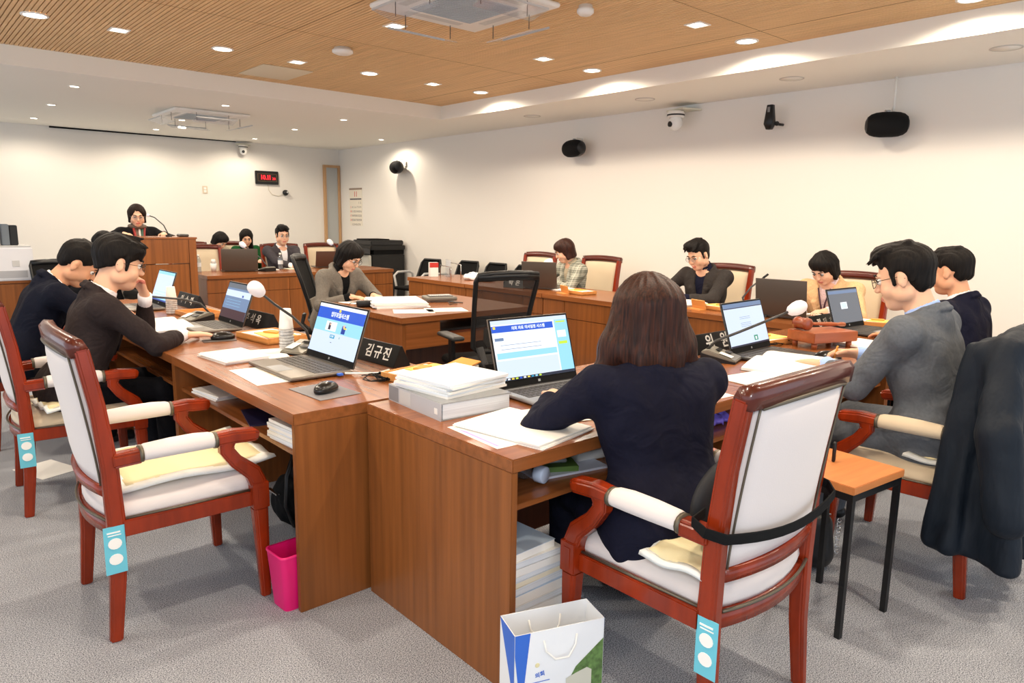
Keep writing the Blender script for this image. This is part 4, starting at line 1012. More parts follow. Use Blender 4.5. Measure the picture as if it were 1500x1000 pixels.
    if jacket:
        F = Field(lo, hi, h*1.15); torso(F, .010); sleeves(F, .004)
        # skirt of the jacket
        if not stand: F.cap(T(-.07, -.01, .0, 0), T(.07, -.01, .0, 0), .125*S_*wide, None, .06)
        if coat_hem: F.cap(P+V3(-.10, -.03, -.02), P+V3(.10, -.03, -.02), .13, None, .05); F.cap(P+V3(-.1, -.06, -.03), P+V3(-.12, .22, -.03), .1, .09, .05); F.cap(P+V3(.1, -.06, -.03), P+V3(.12, .22, -.03), .1, .09, .05)
        else:
            F.half(P+V3(0, 0, -.085), V3(0, 0, -1), .01)
        F.cap(neckb-NK*.04, neckb+NK*(.04 if stand_collar else .0), nr+.036, nr+.022, .03)     # collar stand
        F.wrinkle(.0032, 11, hairseed)
        if vneck:
            F.vee(T(0, 0, Ltor+.05), T(0, 0, Ltor-.06-vneck), rt_, fr, .062)
        F.cap(neckb+NK*.05, neckb+NK*.2, nr+.05, None, .004, '-'); F.cap(neckb-NK*.02, neckb+NK*.1, nr+.008, nr+.010, .002, '-')
        AF = A @ rotm((0, 0, 1), twist)
        def G(x, y, z): return neckb + AF @ (V3(x, y, z)*S_)
        for s in (-1, 1):
            path = [G(0, -.078, .030), G(s*.045, -.064, .028), G(s*.074, -.022, .016), G(s*.076, .022, -.004)]
            if lapel and vneck: path += [G(s*.068, .062, -.040)]
            for p0_, p1_ in (zip(path, path[1:]) if stand_collar else ()): F.cap(p0_, p1_, .0135, None, .005); F.cap(p0_-NK*.020+(p0_-neckb)*.10, p1_-NK*.020+(p1_-neckb)*.10, .012, None, .004)
            if lapel and vneck:
                t0 = G(s*.070, .064, -.046); t1 = T(s*.078, .118, Ltor-.155); t2 = T(s*.020, .136, Ltor-.05-vneck)
                F.cap(t0, t1, .017, .024, .004, flat=(fr, .5)); F.cap(t1, t2, .024, .010, .004, flat=(fr, .5))
        F.cap(neckb+NK*.01, neckb+NK*.2, nr+.013, nr+.016, .003, '-')
        jo = obj_of(F.mesh('jacket', jacket, None, 1), 'jacket', root)
        if extra: extra(root, jo, T, fr, rt_, neckb, arm, HP)
    if tie:
        MB().bar([T(0, .082, Ltor-.03), T(0, .112, Ltor-.1), T(0, .128, Ltor-.2), T(0, .128, Ltor-.28)], .04, .012, side=tuple(rt_), ws=[.026, .034, .044, .05]).build('tie', tie, root)
    if scarf: scarf(root, T, HP, neckb, fr, rt_)
    if pants and legs:
        F = Field(lo, hi, h*1.3)
        F.cap(P+V3(-.06*wide, -.01, .0), P+V3(.06*wide, -.01, .0), .118*S_, None, .04)
        for s in 'lr': F.cap(hp[s]+V3(0, 0, .012), kn[s], .078*S_, .064*S_, .03); F.cap(kn[s], an[s]+V3(0, 0, -.02), .064*S_, .052*S_, .02)
        F.wrinkle(.003, 12, hairseed+3)
        obj_of(F.mesh('trousers', pants, None, 1), 'trousers', root)
        for s in 'lr':
            F = Field(an[s]-.16, an[s]+V3(.16, .26, .16), h*1.3)
            F.cap(an[s]+V3(0, -.03, -.045), an[s]+V3(0, .13, -.052), .036, .032, .02, flat=((0, 0, 1), .9)); F.cap(an[s]+V3(0, 0, .0), an[s]+V3(0, 0, -.04), .036, .04, .02)
            F.half(V3(0, 0, .004), (0, 0, -1), 0)
            obj_of(F.mesh('shoe', shoes or BLACK, None, 1), 'shoe', root)
    return root
# ------------------------------------------------------------------ the people in the room
NAVY = cloth('navy_wool', (20, 21, 38)); NAVYD = cloth('dark_navy_wool', (15, 18, 32)); CHAR = cloth('charcoal_wool', (46, 38, 38)); WS = cloth('white_shirt', (238, 236, 240), .03); DK = cloth('dark_trousers', (17, 17, 22))
GREYW = cloth('mid_grey_wool', (98, 102, 108)); BLUES = cloth('pale_blue_shirt', (164, 192, 244), .03); TAUPE = cloth('taupe_grey_wool', (116, 110, 102)); BLKS = cloth('black_knit', (16, 16, 18))
DGW = cloth('dark_grey_wool', (56, 52, 50)); BEIGE = cloth('camel_jacket', (222, 182, 136)); PINKB = cloth('pale_print_blouse', (232, 206, 206), .2); NAVK = cloth('navy_knit', (22, 24, 44)); BLZ = cloth('grey_blazer', (64, 60, 64)); GRN = cloth('green_knit', (24, 80, 40))
BLKC = cloth('black_coat', (20, 19, 22)); SAGE = cloth('sage_blouse', (176, 164, 140), .06)
def plaid():
    m = bpy.data.materials.new('checked_tweed'); m.use_nodes = True; nt = m.node_tree; b = nt.nodes['Principled BSDF']; b.inputs['Roughness'].default_value = .85
    tc = nt.nodes.new('ShaderNodeTexCoord'); col = None
    prev = None
    for d, sc in (('X', 26), ('Z', 26), ('X', 90), ('Z', 90)):
        wv = nt.nodes.new('ShaderNodeTexWave'); wv.bands_direction = d; wv.inputs['Scale'].default_value = sc/6.28; wv.inputs['Distortion'].default_value = .6
        nt.links.new(tc.outputs['Object'], wv.inputs['Vector'])
        if prev is None: prev = wv.outputs['Fac']
        else:
            mm = nt.nodes.new('ShaderNodeMath'); mm.operation = 'ADD'; nt.links.new(prev, mm.inputs[0]); nt.links.new(wv.outputs['Fac'], mm.inputs[1]); prev = mm.outputs[0]
    dv = nt.nodes.new('ShaderNodeMath'); dv.operation = 'DIVIDE'; dv.inputs[1].default_value = 4; nt.links.new(prev, dv.inputs[0])
    r = nt.nodes.new('ShaderNodeValToRGB'); r.color_ramp.elements[0].color = (*lin((106, 108, 96)), 1); r.color_ramp.elements[1].color = (*lin((186, 186, 170)), 1); r.color_ramp.elements[0].position = .25; r.color_ramp.elements[1].position = .75
    nt.links.new(dv.outputs[0], r.inputs[0]); nt.links.new(r.outputs[0], b.inputs['Base Color']); return m
PLAID = plaid()
WIRE = mat('spectacle_metal', (60, 50, 44), .3, .5, metal=.7); WIREL = mat('spectacle_silver', (150, 146, 140), .3, .5, metal=.8)
def W2L(loc, rz):
    c, s_ = math.cos(-rz), math.sin(-rz)
    return lambda x, y, z: (c*(x-loc[0])-s_*(y-loc[1]), s_*(x-loc[0])+c*(y-loc[1]), z)
RE = R(-90); LF = R(90)
# woman typing, seen from behind
lo_ = (1.785, 1.255, 0); rz_ = R(-20); q = W2L(lo_, rz_)
person('woman with long brown hair in a navy jacket, typing with her back turned', lo_, rz_, h=.005, lean=.28, hip=.50, head=(-.14, .14, 0), hair='long', hairm=HBROWN, female=True, wide=1.22, size=1.0,
       jacket=NAVY, shirt=None, pants=NAVYD, coat_hem=1, vneck=0, lapel=False, stand_collar=False,
       hands={'l': (q(1.79, 1.78, .805), (.35, 1, -.15), (0, 0, -1), .45, (-1.2, -.1, -1)), 'r': (q(2.02, 1.87, .80), (-.2, 1, -.2), (0, 0, -1), .45, (1, -.2, -.8))})
# grey suit, side on
lo_ = (3.29, 1.0, 0); rz_ = R(0); q = W2L(lo_, rz_)
def pen_holder(root, jo, T, fr, rt_, nb, arm, HP):
    E, W, f, n, c = arm['r']; p = W+f*.10+n*.02
    MB().tube([p-V3(.05, .03, -.06), p+V3(.04, .03, -.05)], .005, 8).build('pen', ORANGEP, root)
person('man in a grey suit and pale blue collar, writing beside the gavel block', lo_, rz_, h=.005, lean=.17, hip=.55, head=(.12, .30, 0), hair='short', glasses=WIRE, wide=1.12, size=1.05, skin=SKIN,
       jacket=GREYW, shirt=BLUES, pants=GREYW, coat_hem=1, extra=pen_holder,
       hands={'l': (q(3.22, 1.44, .80), (.15, 1, -.05), (0, 0, -1), .12, (-.6, -.2, -.9)), 'r': (q(3.56, 1.44, .81), (-.45, 1, -.05), (-.5, 0, -.8), .6, (.8, -.3, -.6))})
# young man
lo_ = (4.60, 1.24, 0); rz_ = R(-6); q = W2L(lo_, rz_)
person('young man with cropped black hair in a dark navy suit at the end seat', lo_, rz_, h=.006, lean=.20, hip=.53, head=(-.05, .12, 0), hair='crop', wide=1.12, size=1.0, skin=SKINT, jacket=NAVY, shirt=WS, pants=DK,
       hands={'l': (q(4.44, 1.60, .80), (.1, 1, -.05), (0, 0, -1), .3, (-1, -.2, -.5)), 'r': (q(4.82, 1.66, .80), (-.3, 1, -.1), (0, 0, -1), .35, (1, -.2, -.6))})
# charcoal suit, chin on hand
lo_ = (.67, 4.12, 0); rz_ = RE; q = W2L(lo_, rz_)
person('man in a charcoal suit and glasses resting his chin on one hand', lo_, rz_, h=.005, lean=.36, hip=.54, head=(-.05, .22, 0), hair='fringe', glasses=WIRE, wide=1.08, size=1.04, skin=SKIN, jacket=CHAR, shirt=WS, pants=DK, tie=BLKC, twist=-.12,
       hands={'r': (q(1.20, 4.03, .79), (.05, 1, -.03), (0, 0, -1), .16, (.9, -.3, -.5)), 'l': (q(1.06, 4.17, 1.0), (.25, -.25, .85), (.2, -1, 0), .75, (-.3, .3, -1))})
# stooping navy
lo_ = (.55, 5.08, 0); rz_ = RE; q = W2L(lo_, rz_)
person('stooping man in a dark navy jacket behind the man in charcoal', lo_, rz_, h=.007, lean=.50, hip=.56, head=(-.2, .65, .1), hair='crop', wide=1.15, size=1.04, skin=SKINT, jacket=NAVYD, shirt=WS, pants=DK,
       hands={'r': (q(1.12, 5.0, .79), (.1, 1, -.03), (0, 0, -1), .2, (.9, -.3, -.4)), 'l': (q(1.12, 5.4, .79), (.1, 1, 0), (0, 0, -1), .3, (-.9, 0, -.6))})
# podium speaker
def silk(root, T, HP, nb, fr, rt_):
    k = MB()
    for i in range(5):
        a = T(-.06+.03*i, .07, .50); b = T(-.03+.02*i, .135, .38+.02*(i % 2)); c = T(-.02+.012*i, .14, .26)
        k.tube([a, b, c], [.02, .026, .018], 8, mi=i % 4, flat=.6)
    k.tube([T(.08*math.cos(t_), -.0+.085*math.sin(t_), .515) for t_ in [2*PI*i/16 for i in range(17)]], .022, 8, mi=3)
    k.build('scarf', [mat('scarf_red', (150, 40, 36), .6), mat('scarf_green', (50, 84, 70), .6), mat('scarf_pale', (218, 196, 190), .6), mat('scarf_brown', (92, 72, 58), .6)], root)
person('woman with short hair, glasses and a patterned scarf speaking at the podium', (2.18, 8.74, 0), PI, h=.008, lean=.12, hip=.83, head=(-.15, .25, 0), hair='parted', hairm=HDBROWN, glasses=WIREL, female=True, wide=1.0, size=.92, jacket=BLKC, shirt=BLKS, pants=BLKC, stand=True, scarf=silk, vneck=.16,
       hands={'l': (.16-.32, .28, 1.2+.02) and ((-.2, .3, 1.225), (.3, 1, 0), (0, 0, -1), .3, (-1, -.4, -.5)), 'r': ((.2, .3, 1.225), (-.3, 1, 0), (0, 0, -1), .3, (1, -.4, -.5))})
# grey jacket woman at the clerk desk
lo_ = (2.90, 5.62, 0); rz_ = PI+R(14); q = W2L(lo_, rz_)
person('woman in a taupe-grey blazer with chin-length black hair reading at the clerk desk', lo_, rz_, h=.006, lean=.28, hip=.535, head=(.15, .55, 0), hair='bob', glasses=WIRE, female=True, size=.96, wide=1.08, jacket=TAUPE, shirt=BLKS, pants=DK, collar='turtle', vneck=.3,
       hands={'r': (q(2.88, 5.25, .79), (-.25, 1, -.02), (0, 0, -1), .2, (.8, -.2, -.7)), 'l': (q(3.08, 5.22, .79), (.3, 1, 0), (0, 0, -1), .25, (-.9, -.2, -.6))})
# right-hand wing
lo_ = (5.66, 5.31, 0); rz_ = LF; q = W2L(lo_, rz_)
person('woman with short brown hair in a grey checked jacket, reading papers in profile', lo_, rz_, h=.0075, lean=.20, hip=.52, head=(-.65, .42, 0), hair='bob', hairm=HBROWN, female=True, size=.96, wide=1.1, twist=-.3, jacket=PLAID, shirt=SAGE, pants=DK,
       hands={'r': (q(5.34, 5.52, .83), (-.3, 1, .1), (0, 0, -1), .3, (.9, -.2, -.6)), 'l': (q(5.30, 5.36, .83), (.25, 1, .05), (0, 0, -1), .3, (-.9, -.2, -.6))})
lo_ = (5.66, 3.66, 0); rz_ = LF; q = W2L(lo_, rz_)
person('man in a dark grey blazer over a navy jumper, writing with a pen', lo_, rz_, h=.0075, lean=.20, hip=.53, head=(-.1, .42, .05), hair='short', glasses=WIREL, size=1.0, wide=1.1, skin=SKIN, jacket=DGW, shirt=NAVK, pants=DK, collar='turtle', vneck=.3,
       hands={'r': (q(5.26, 3.86, .80), (-.2, 1, 0), (-.4, 0, -.9), .5, (.9, -.2, -.6)), 'l': (q(5.2, 3.62, .79), (.35, 1, 0), (0, 0, -1), .2, (-.9, -.2, -.6))})
def lanyard(root, jo, T, fr, rt_, nb, arm, HP):
    MB().tube([T(-.05, .09, .47), T(-.02, .125, .36), T(-.0, .135, .25)], .006, 6).build('lanyard', mat('lanyard_dark', (70, 40, 56), .6), root)
    MB().tube([T(.05, .09, .47), T(.02, .125, .36), T(.0, .135, .25)], .006, 6).build('lanyard', MATS['lanyard_dark'], root)
lo_ = (5.66, 2.52, 0); rz_ = LF; q = W2L(lo_, rz_)
person('woman in a beige jacket with a black bob, looking down at her papers', lo_, rz_, h=.007, lean=.22, hip=.52, head=(-.1, .62, 0), hair='bob', female=True, size=.97, wide=1.2, jacket=BEIGE, shirt=PINKB, pants=DK, vneck=.3, extra=lanyard,
       hands={'r': (q(5.24, 2.66, .80), (-.3, 1, 0), (0, 0, -1), .3, (.9, -.2, -.6)), 'l': (q(5.24, 2.38, .80), (.3, 1, 0), (0, 0, -1), .3, (-.9, -.2, -.6))})
# far desk
lo_ = (4.17, 9.55, 0); rz_ = PI+R(6); q = W2L(lo_, rz_)
person('man in a grey blazer and open white collar at the far desk', lo_, rz_, h=.009, lean=.12, hip=.53, head=(-.2, .12, 0), hair='short', glasses=WIREL, size=1.0, wide=1.1, skin=SKIN, jacket=BLZ, shirt=WS, pants=DK, vneck=.3,
       hands={'r': (q(4.12, 9.02, .79), (-.5, 1, 0), (0, 0, -1), .4, (.9, -.2, -.6)), 'l': (q(4.2, 9.0, .80), (.5, 1, 0), (0, 0, -1), .4, (-.9, -.2, -.6))})
person('woman with a black bob bending her head low in the rear row', (3.62, 10.62, 0), PI+.2, h=.010, lean=.24, hip=.52, head=(.2, .7, 0), hair='bob', female=True, size=.95, jacket=SAGE, shirt=SAGE, pants=DK,
       hands={'l': ((-.06, .36, .79), (.3, 1, 0), (0, 0, -1), .3, (-.15, -.4, -1)), 'r': ((.06, .36, .79), (-.3, 1, 0), (0, 0, -1), .3, (.15, -.4, -1))})
person('woman with long black hair and a green top in the rear row', (4.10, 10.64, 0), PI+.1, h=.010, lean=.16, hip=.52, head=(-.35, .35, 0), hair='boblong', female=True, size=.95, jacket=GRN, shirt=GRN, pants=DK,
       hands={'l': ((-.06, .36, .79), (.3, 1, 0), (0, 0, -1), .3, (-.15, -.4, -1)), 'r': ((.06, .36, .79), (-.3, 1, 0), (0, 0, -1), .3, (.15, -.4, -1))})
person('person with black hair mostly hidden between the charcoal suit and the podium', (1.66, 8.10, 0), PI, h=.011, lean=.22, hip=.52, head=(.3, .4, 0), hair='crophelmet', size=.98, jacket=BLKC, shirt=BLKS, pants=DK)
# ------------------------------------------------------------------ laptops
KEYS = mat('key_cap_grey', (74, 70, 66), .5)
SB = {k: screen_mat('screen_'+k, c, s) for k, c, s in (('white', (236, 242, 252), .95), ('pale', (206, 220, 246), .9), ('blue', (36, 88, 204), .9), ('sky', (150, 212, 244), .9), ('navy', (28, 60, 150), .9), ('grey', (112, 118, 128), .7),
      ('teal', (40, 150, 190), .9), ('ink', (60, 66, 90), .4), ('lime', (196, 224, 60), .9), ('yellow', (250, 214, 70), .9), ('maroon', (84, 44, 56), .5), ('steel', (130, 156, 196), .6), ('green', (60, 160, 120), .7), ('skin', (236, 196, 170), .8))}
SBK = list(SB)
def laptop(label, loc, rotz, w=.40, d=.265, hs=.265, tilt=18, ui=None, base=GREYM, lid=GREYL, text=()):
    """user at local -y; hinge at origin. ui = list of (x0, y0, x1, y1, colour) in 0..1 of the screen, y up"""
    t = thing('laptop', label, 'laptop', (loc[0], loc[1], TZ), rotz, 'laptops on the committee desks')
    MB().rbox(-w/2, -d, .004, w/2, .0, .020, .006).build('base', base, t)
    MB().box(-w*.14, -d+.012, .0195, w*.14, -d+.085, .0206).build('touchpad', SILVER, t)
    k = MB()
    for r_ in range(5):
        for c in range(14):
            x = -w*.44+w*.88*c/14; y = -d*.58+.027*r_; k.box(x+.001, y, .0195, x+w*.88/14-.003, y+.022, .0218)
    k.build('keyboard', KEYS, t)['kind'] = 'stuff'
    M = Matrix.Translation((0, .004, .018)) @ Matrix.Rotation(R(-tilt), 4, 'X')
    ld = MB().rbox(-w/2, -.004, 0, w/2, .004, hs, .004); ld.v = [(x, y, z) for x, y, z in ld.v]; ldo = ld.xf(M).build('lid', lid, t)
    MB().box(-w/2+.003, -.0052, .003, w/2-.003, -.0042, hs-.003).xf(M).build('bezel', BLACKM, ldo)
    MB().cyl((0, 0), .0055, -w*.42, w*.42, 10).xf(Matrix.Translation((0, .003, .017)) @ Matrix.Rotation(PI/2, 4, 'Y')).build('hinge', DGREY, t)
    ax, bx, az, bz = -w/2+.010, w/2-.010, .032, hs-.010
    s = MB(); 
    for i, (x0, y0, x1, y1, c) in enumerate([(0, 0, 1, 1, 'white')]+list(ui or [])):
        yy = -.0058-.00022*i; X = lambda u: ax+(bx-ax)*u; Z = lambda u: az+(bz-az)*u
        s.add([(X(x0), yy, Z(y0)), (X(x1), yy, Z(y0)), (X(x1), yy, Z(y1)), (X(x0), yy, Z(y1))], [(0, 1, 2, 3)], SBK.index(c))
    so = s.xf(M).build('screen', [SB[k_] for k_ in SBK], ldo, fixn=False)
    for tx, u, v, sz, c in text:
        F_ = M @ frame((ax+(bx-ax)*u, -.0058-.00022*(len(ui or [])+2), az+(bz-az)*v), (1, 0, 0), (0, 0, 1), (0, -1, 0))
        lettering(tx, sz, F_, SB[c], ldo)
    MB().add([(x, -.0058, z) for x, z in ((-.006, .012), (.006, .012), (.006, .022), (-.006, .022))], [(0, 1, 2, 3)]).xf(M).build('maker_mark', SILVER, ldo)
    return t
def lines(x0, x1, ys, c='ink', th=.012): return [(x0, y, x1, y+th, c) for y in ys]
laptop('open taupe laptop with a blue banner page, beside the grey mouse pad', (1.52, 2.99), -PI/2, .46, .285, .275, 19,
       [(0, .70, 1, .93, 'blue'), (0, .44, 1, .70, 'sky'), (0, 0, 1, .44, 'pale'), (.25, .47, .48, .66, 'white'), (.31, .49, .36, .63, 'ink'), (.33, .58, .36, .62, 'skin'), (.60, .46, .68, .62, 'navy'), (.62, .58, .66, .64, 'skin'), (.64, .56, .70, .59, 'yellow'), (.40, .33, .50, .40, 'teal'), (.60, .35, .61, .39, 'green'), (.44, .24, .47, .25, 'ink'), (.46, .87, .50, .92, 'yellow'), (0, .0, 1, .035, 'pale')], text=[('업무포털시스템', .5, .80, .026, 'white'), ('로그인', .45, .365, .010, 'white')])
laptop('open laptop with dim blue-grey page in front of the man in charcoal', (1.60, 4.44), -PI/2, .41, .26, .265, 20,
       [(0, 0, 1, 1, 'steel'), (0, .86, 1, 1, 'grey'), (0, .62, 1, .80, 'pale'), (0, 0, 1, .26, 'maroon'), (.68, .64, .74, .70, 'navy')]+lines(.1, .7, (.36, .44, .52), 'sky', .006))
laptop('open laptop with pale blue page beside the paper cups, farthest on the left wing', (1.53, 5.69), -PI/2, .41, .26, .265, 19, [(0, 0, 1, 1, 'sky'), (0, .1, 1, .9, 'pale'), (0, 0, 1, .05, 'navy')]+lines(.1, .8, (.2, .3), 'sky', .01))
UIL = [(0, .93, 1, 1, 'pale'), (0, .80, .80, .91, 'blue'), (.82, .0, 1, .93, 'sky'), (.02, .86, .05, .90, 'yellow'), (.84, .88, .97, .905, 'lime'), (.84, .62, .96, .74, 'white'), (.84, .50, .96, .55, 'lime'), (.02, .66, .13, .71, 'steel'), (.02, .36, .80, .46, 'sky'), (0, 0, 1, .045, 'ink'), (0, .05, .80, .33, 'pale')]+lines(.08, .6, (.58, .51), 'steel', .008)+[(.05+.05*i, .01, .08+.05*i, .035, c) for i, c in enumerate(('sky', 'white', 'yellow', 'lime', 'blue', 'white', 'yellow', 'teal', 'sky', 'lime'))]
laptop('open laptop with a white and blue web page under the hands of the long-haired woman', (1.985, 2.055), R(-4), .42, .27, .285, 17, UIL, base=SILVER, text=[('의회 자료 의사일정 시스템', .46, .85, .016, 'white')])
laptop('open laptop with a pale document page beside the grey conference microphone', (3.42, 1.93), R(3), .43, .27, .27, 18, [(0, .9, 1, 1, 'steel'), (.0, .88, 1, .9, 'ink'), (0, .04, 1, .88, 'pale'), (0, 0, 1, .04, 'ink'), (.62, .08, .72, .2, 'green'), (.65, .1, .69, .17, 'white')]+lines(.35, .62, (.66, .62, .52, .48, .44, .36), 'steel', .008), base=DGREY, lid=DGREY)
laptop('open laptop with a grey desktop and one small white box, used by the young man', (4.74, 1.99), R(-3), .40, .26, .265, 18, [(0, 0, 1, 1, 'grey'), (0, .88, 1, .97, 'steel'), (.34, .42, .56, .62, 'white'), (.36, .44, .54, .6, 'pale'), (.05, .01, .3, .04, 'white')], base=DGREY, lid=DGREY)
laptop('laptop with bronze lid turned to the room in front of the empty mahogany armchair', (4.93, 5.13), R(118), .36, .25, .27, 14, [(0, 0, 1, 1, 'pale')])
laptop('laptop with bronze lid turned to the room in front of the woman in beige', (4.90, 2.56), R(98), .37, .25, .275, 10, [(0, 0, 1, 1, 'pale')])
laptop('laptop with bronze lid turned to the room on the far desk beside the podium', (3.34, 8.82), R(162), .42, .25, .27, 10, [(0, 0, 1, 1, 'pale')])
laptop('wide brown laptop lid on the far desk behind the woman in taupe', (4.63, 8.95), R(168), .42, .25, .22, 16, [(0, 0, 1, 1, 'pale')], lid=mat('lid_red_brown', (84, 56, 44), .45))

# ------------------------------------------------------------------ conference microphones
FOAM = mat('white_foam', (240, 234, 236), .9, bump=((260, 260, 260), .3, .002)); MICG = mat('microphone_grey', (132, 128, 116), .4, .5, metal=.35)
def microphone(label, loc, rotz, neck, foam='white', z=TZ, s=1.0):
    """user at local -y; neck points in world coordinates"""
    t = thing('conference_microphone', label, 'microphone', (loc[0], loc[1], z), rotz, 'gooseneck conference microphones')
    b = MB().prism([(-.085*s, 0), (.085*s, 0), (.085*s, .052*s), (.05*s, .058*s), (-.085*s, .018*s)], -.075*s, .075*s, 'x'); bo = b.build('base', MICG, t, .004)
    sk = MB().prism([(-.086*s, 0), (.088*s, 0), (.088*s, .045*s), (-.086*s, .012*s)], -.078*s, .078*s, 'x'); sk.build('base_skirt', BLACK, t, .003)
    SM = Matrix.Translation((0, -.02*s, .0415*s)) @ Matrix.Rotation(math.atan2(.04, .135), 4, 'X')
    MB().box(-.065*s, -.045*s, .0, -.015*s, .02*s, .0012).xf(SM).build('label', WHITEP, t)
    MB().rbox(.01*s, -.02*s, .0, .06*s, .01*s, .003).xf(SM).build('button', DGREY, t)
    MB().box(-.02*s, .03*s, .0, .05*s, .05*s, .002).xf(SM).build('speaker_slot', BLACKM, t)
    M = Matrix.Rotation(-rotz, 4, 'Z'); P_ = [M @ (Vector(p)-Vector((loc[0], loc[1], z))) for p in neck]
    MB().tube(P_, [.007*s]*(len(P_)-1)+[.006*s], 8).build('gooseneck', DGREY, t)
    a, b_ = P_[-2], P_[-1]; d = (b_-a).normalized(); side = d.cross(Vector((0, 0, 1))).normalized(); u = side.cross(d)
    if foam:
        rings = []
        for r_, q_ in ((.014, -.012), (.026, .0), (.034, .025), (.036, .05), (.030, .072), (.016, .086)): rings.append([b_+d*(q_-.02)*s+side*r_*s*math.cos(2*PI*k/14)+u*r_*s*math.sin(2*PI*k/14) for k in range(14)])
        MB().loft(rings).build('windscreen', FOAM if foam == 'white' else BLACKM, t)
    else: MB().tube([b_, b_+d*.05*s], .009*s, 8).build('capsule', BLACK, t)
    return t
microphone('gooseneck microphone with white foam tip leaning over the paper cups on the near left desk', (1.575, 3.36), -PI/2+.35, [(1.63, 3.40, .80), (1.61, 3.40, .86), (1.55, 3.42, .93), (1.46, 3.43, 1.0), (1.36, 3.37, 1.075)])
microphone('gooseneck microphone bending low towards the man in charcoal', (1.52, 4.82), -PI/2+.3, [(1.60, 4.80, .80), (1.56, 4.84, .86), (1.48, 4.92, .885), (1.35, 4.98, .90), (1.2, 4.95, .93)], 'black')
microphone('gooseneck microphone with a white foam tip stretched in front of the pale document laptop', (3.13, 1.93), R(18), [(3.09, 1.99, .80), (3.10, 1.95, .85), (3.19, 1.87, .90), (3.30, 1.80, .95), (3.41, 1.715, 1.01)])
microphone('thin gooseneck microphone bending over the far desk beside the bronze laptop', (3.66, 8.78), PI+.2, [(3.66, 8.74, .80), (3.63, 8.85, .9), (3.55, 9.0, 1.0), (3.5, 9.08, 1.06)])
microphone('thin gooseneck microphone with pale tip at the brown laptop on the far desk', (4.86, 8.85), PI, [(4.86, 8.85, .80), (4.82, 8.9, .92), (4.74, 9.0, 1.02), (4.70, 9.06, 1.08)])
microphone('thin gooseneck microphone with white tip beside the empty armchair on the right-hand desk', (5.02, 5.62), PI/2, [(5.0, 5.6, .80), (5.05, 5.5, .88), (5.1, 5.4, .95), (5.18, 5.3, 1.0)])
microphone('black bare-tipped gooseneck microphone between the man writing and the woman in beige', (4.93, 2.88), PI/2+.2, [(4.95, 2.88, .80), (4.94, 2.90, .87), (5.0, 2.87, .95), (5.1, 2.83, 1.02)], None)
t = thing('podium_microphone', 'thin gooseneck microphone standing on the podium', 'microphone', (2.36, 8.2, 1.20))
MB().cyl((0, 0), .03, 0, .02, 14).build('base', BLACK, t); MB().tube([(0, 0, .02), (-.03, .05, .12), (-.09, .14, .2), (-.13, .2, .22)], .006, 8).build('gooseneck', DGREY, t); MB().ball((-.135, .205, .222), .018, 10, 6).build('windscreen', FOAM, t)
MB().rbox(2.44, 8.1, 1.20, 2.54, 8.22, 1.23, .014).build('podium_clicker', DGREY); tag(bpy.data.objects['podium_clicker'], 'small dark clicker lying on the podium top', 'remote')

# ------------------------------------------------------------------ name plates
WINK = mat('white_lettering', (244, 242, 236), .5)
def plate(label, loc, rotz, txt, L=.30, size=.062, z=TZ, step=None, off=0, front=True):
    """triangular prism; reads from local -y"""
    t = thing('name_plate', label, 'name plate', (loc[0], loc[1], z), rotz, 'black triangular name plates')
    MB().prism([(-.05, 0), (.05, 0), (.004, .098), (-.004, .098)], -L/2, L/2, 'x').build('block', BLACK, t, .002)
    ang = math.atan2(.098, .046); yv = Vector((0, math.cos(ang), math.sin(ang))); nv = Vector((0, -math.sin(ang), math.cos(ang)))
    n = len(txt); step = step or L*.78/max(n, 1)
    for i, ch in enumerate(txt):
        x = off+(i-(n-1)/2)*step
        if front: lettering(ch, size, frame((x, -.027-.0012, .049), (1, 0, 0), yv, nv), WINK, t)
        lettering(ch, size, frame((-x, .027+.0012, .049), (-1, 0, 0), (0, -yv.y, yv.z), (0, -nv.y, nv.z)), WINK, t)
    return t
plate('black name plate reading 김규진 behind the blue-page laptop', (1.765, 2.95), -PI/2+R(3), '김규진', .38, .068, step=.072, off=.035)
plate('black name plate with three white characters beside the charcoal-suited man\'s laptop', (1.745, 4.34), -PI/2+R(3), '주석옥', .40, .066, step=.08, off=-.03)
plate('black name plate with three characters beside the printed paper cups', (1.74, 5.62), -PI/2, '이수미', .44, .066, step=.11)
plate('black name plate beginning 홍 mostly hidden behind the long-haired woman\'s laptop', (2.0, 2.195), R(-2), '홍성표', .38, .07, step=.115)
plate('black name plate reading 위원 behind the grey conference microphone', (3.42, 2.13), R(0), '위원장', .60, .09, step=.14, off=.01)
plate('small black name plate beyond the gavel block beside the grey-desktop laptop', (4.63, 2.13), R(0), '정태호', .36, .06, step=.085)
plate('black name plate beside the bronze laptop of the woman in beige', (4.90, 2.78), PI/2+.15, '정희', .24, .06, step=.08)
plate('black name plate beside the bronze laptop near the empty armchair', (4.86, 5.42), PI/2+.3, '박은', .24, .06, step=.08)

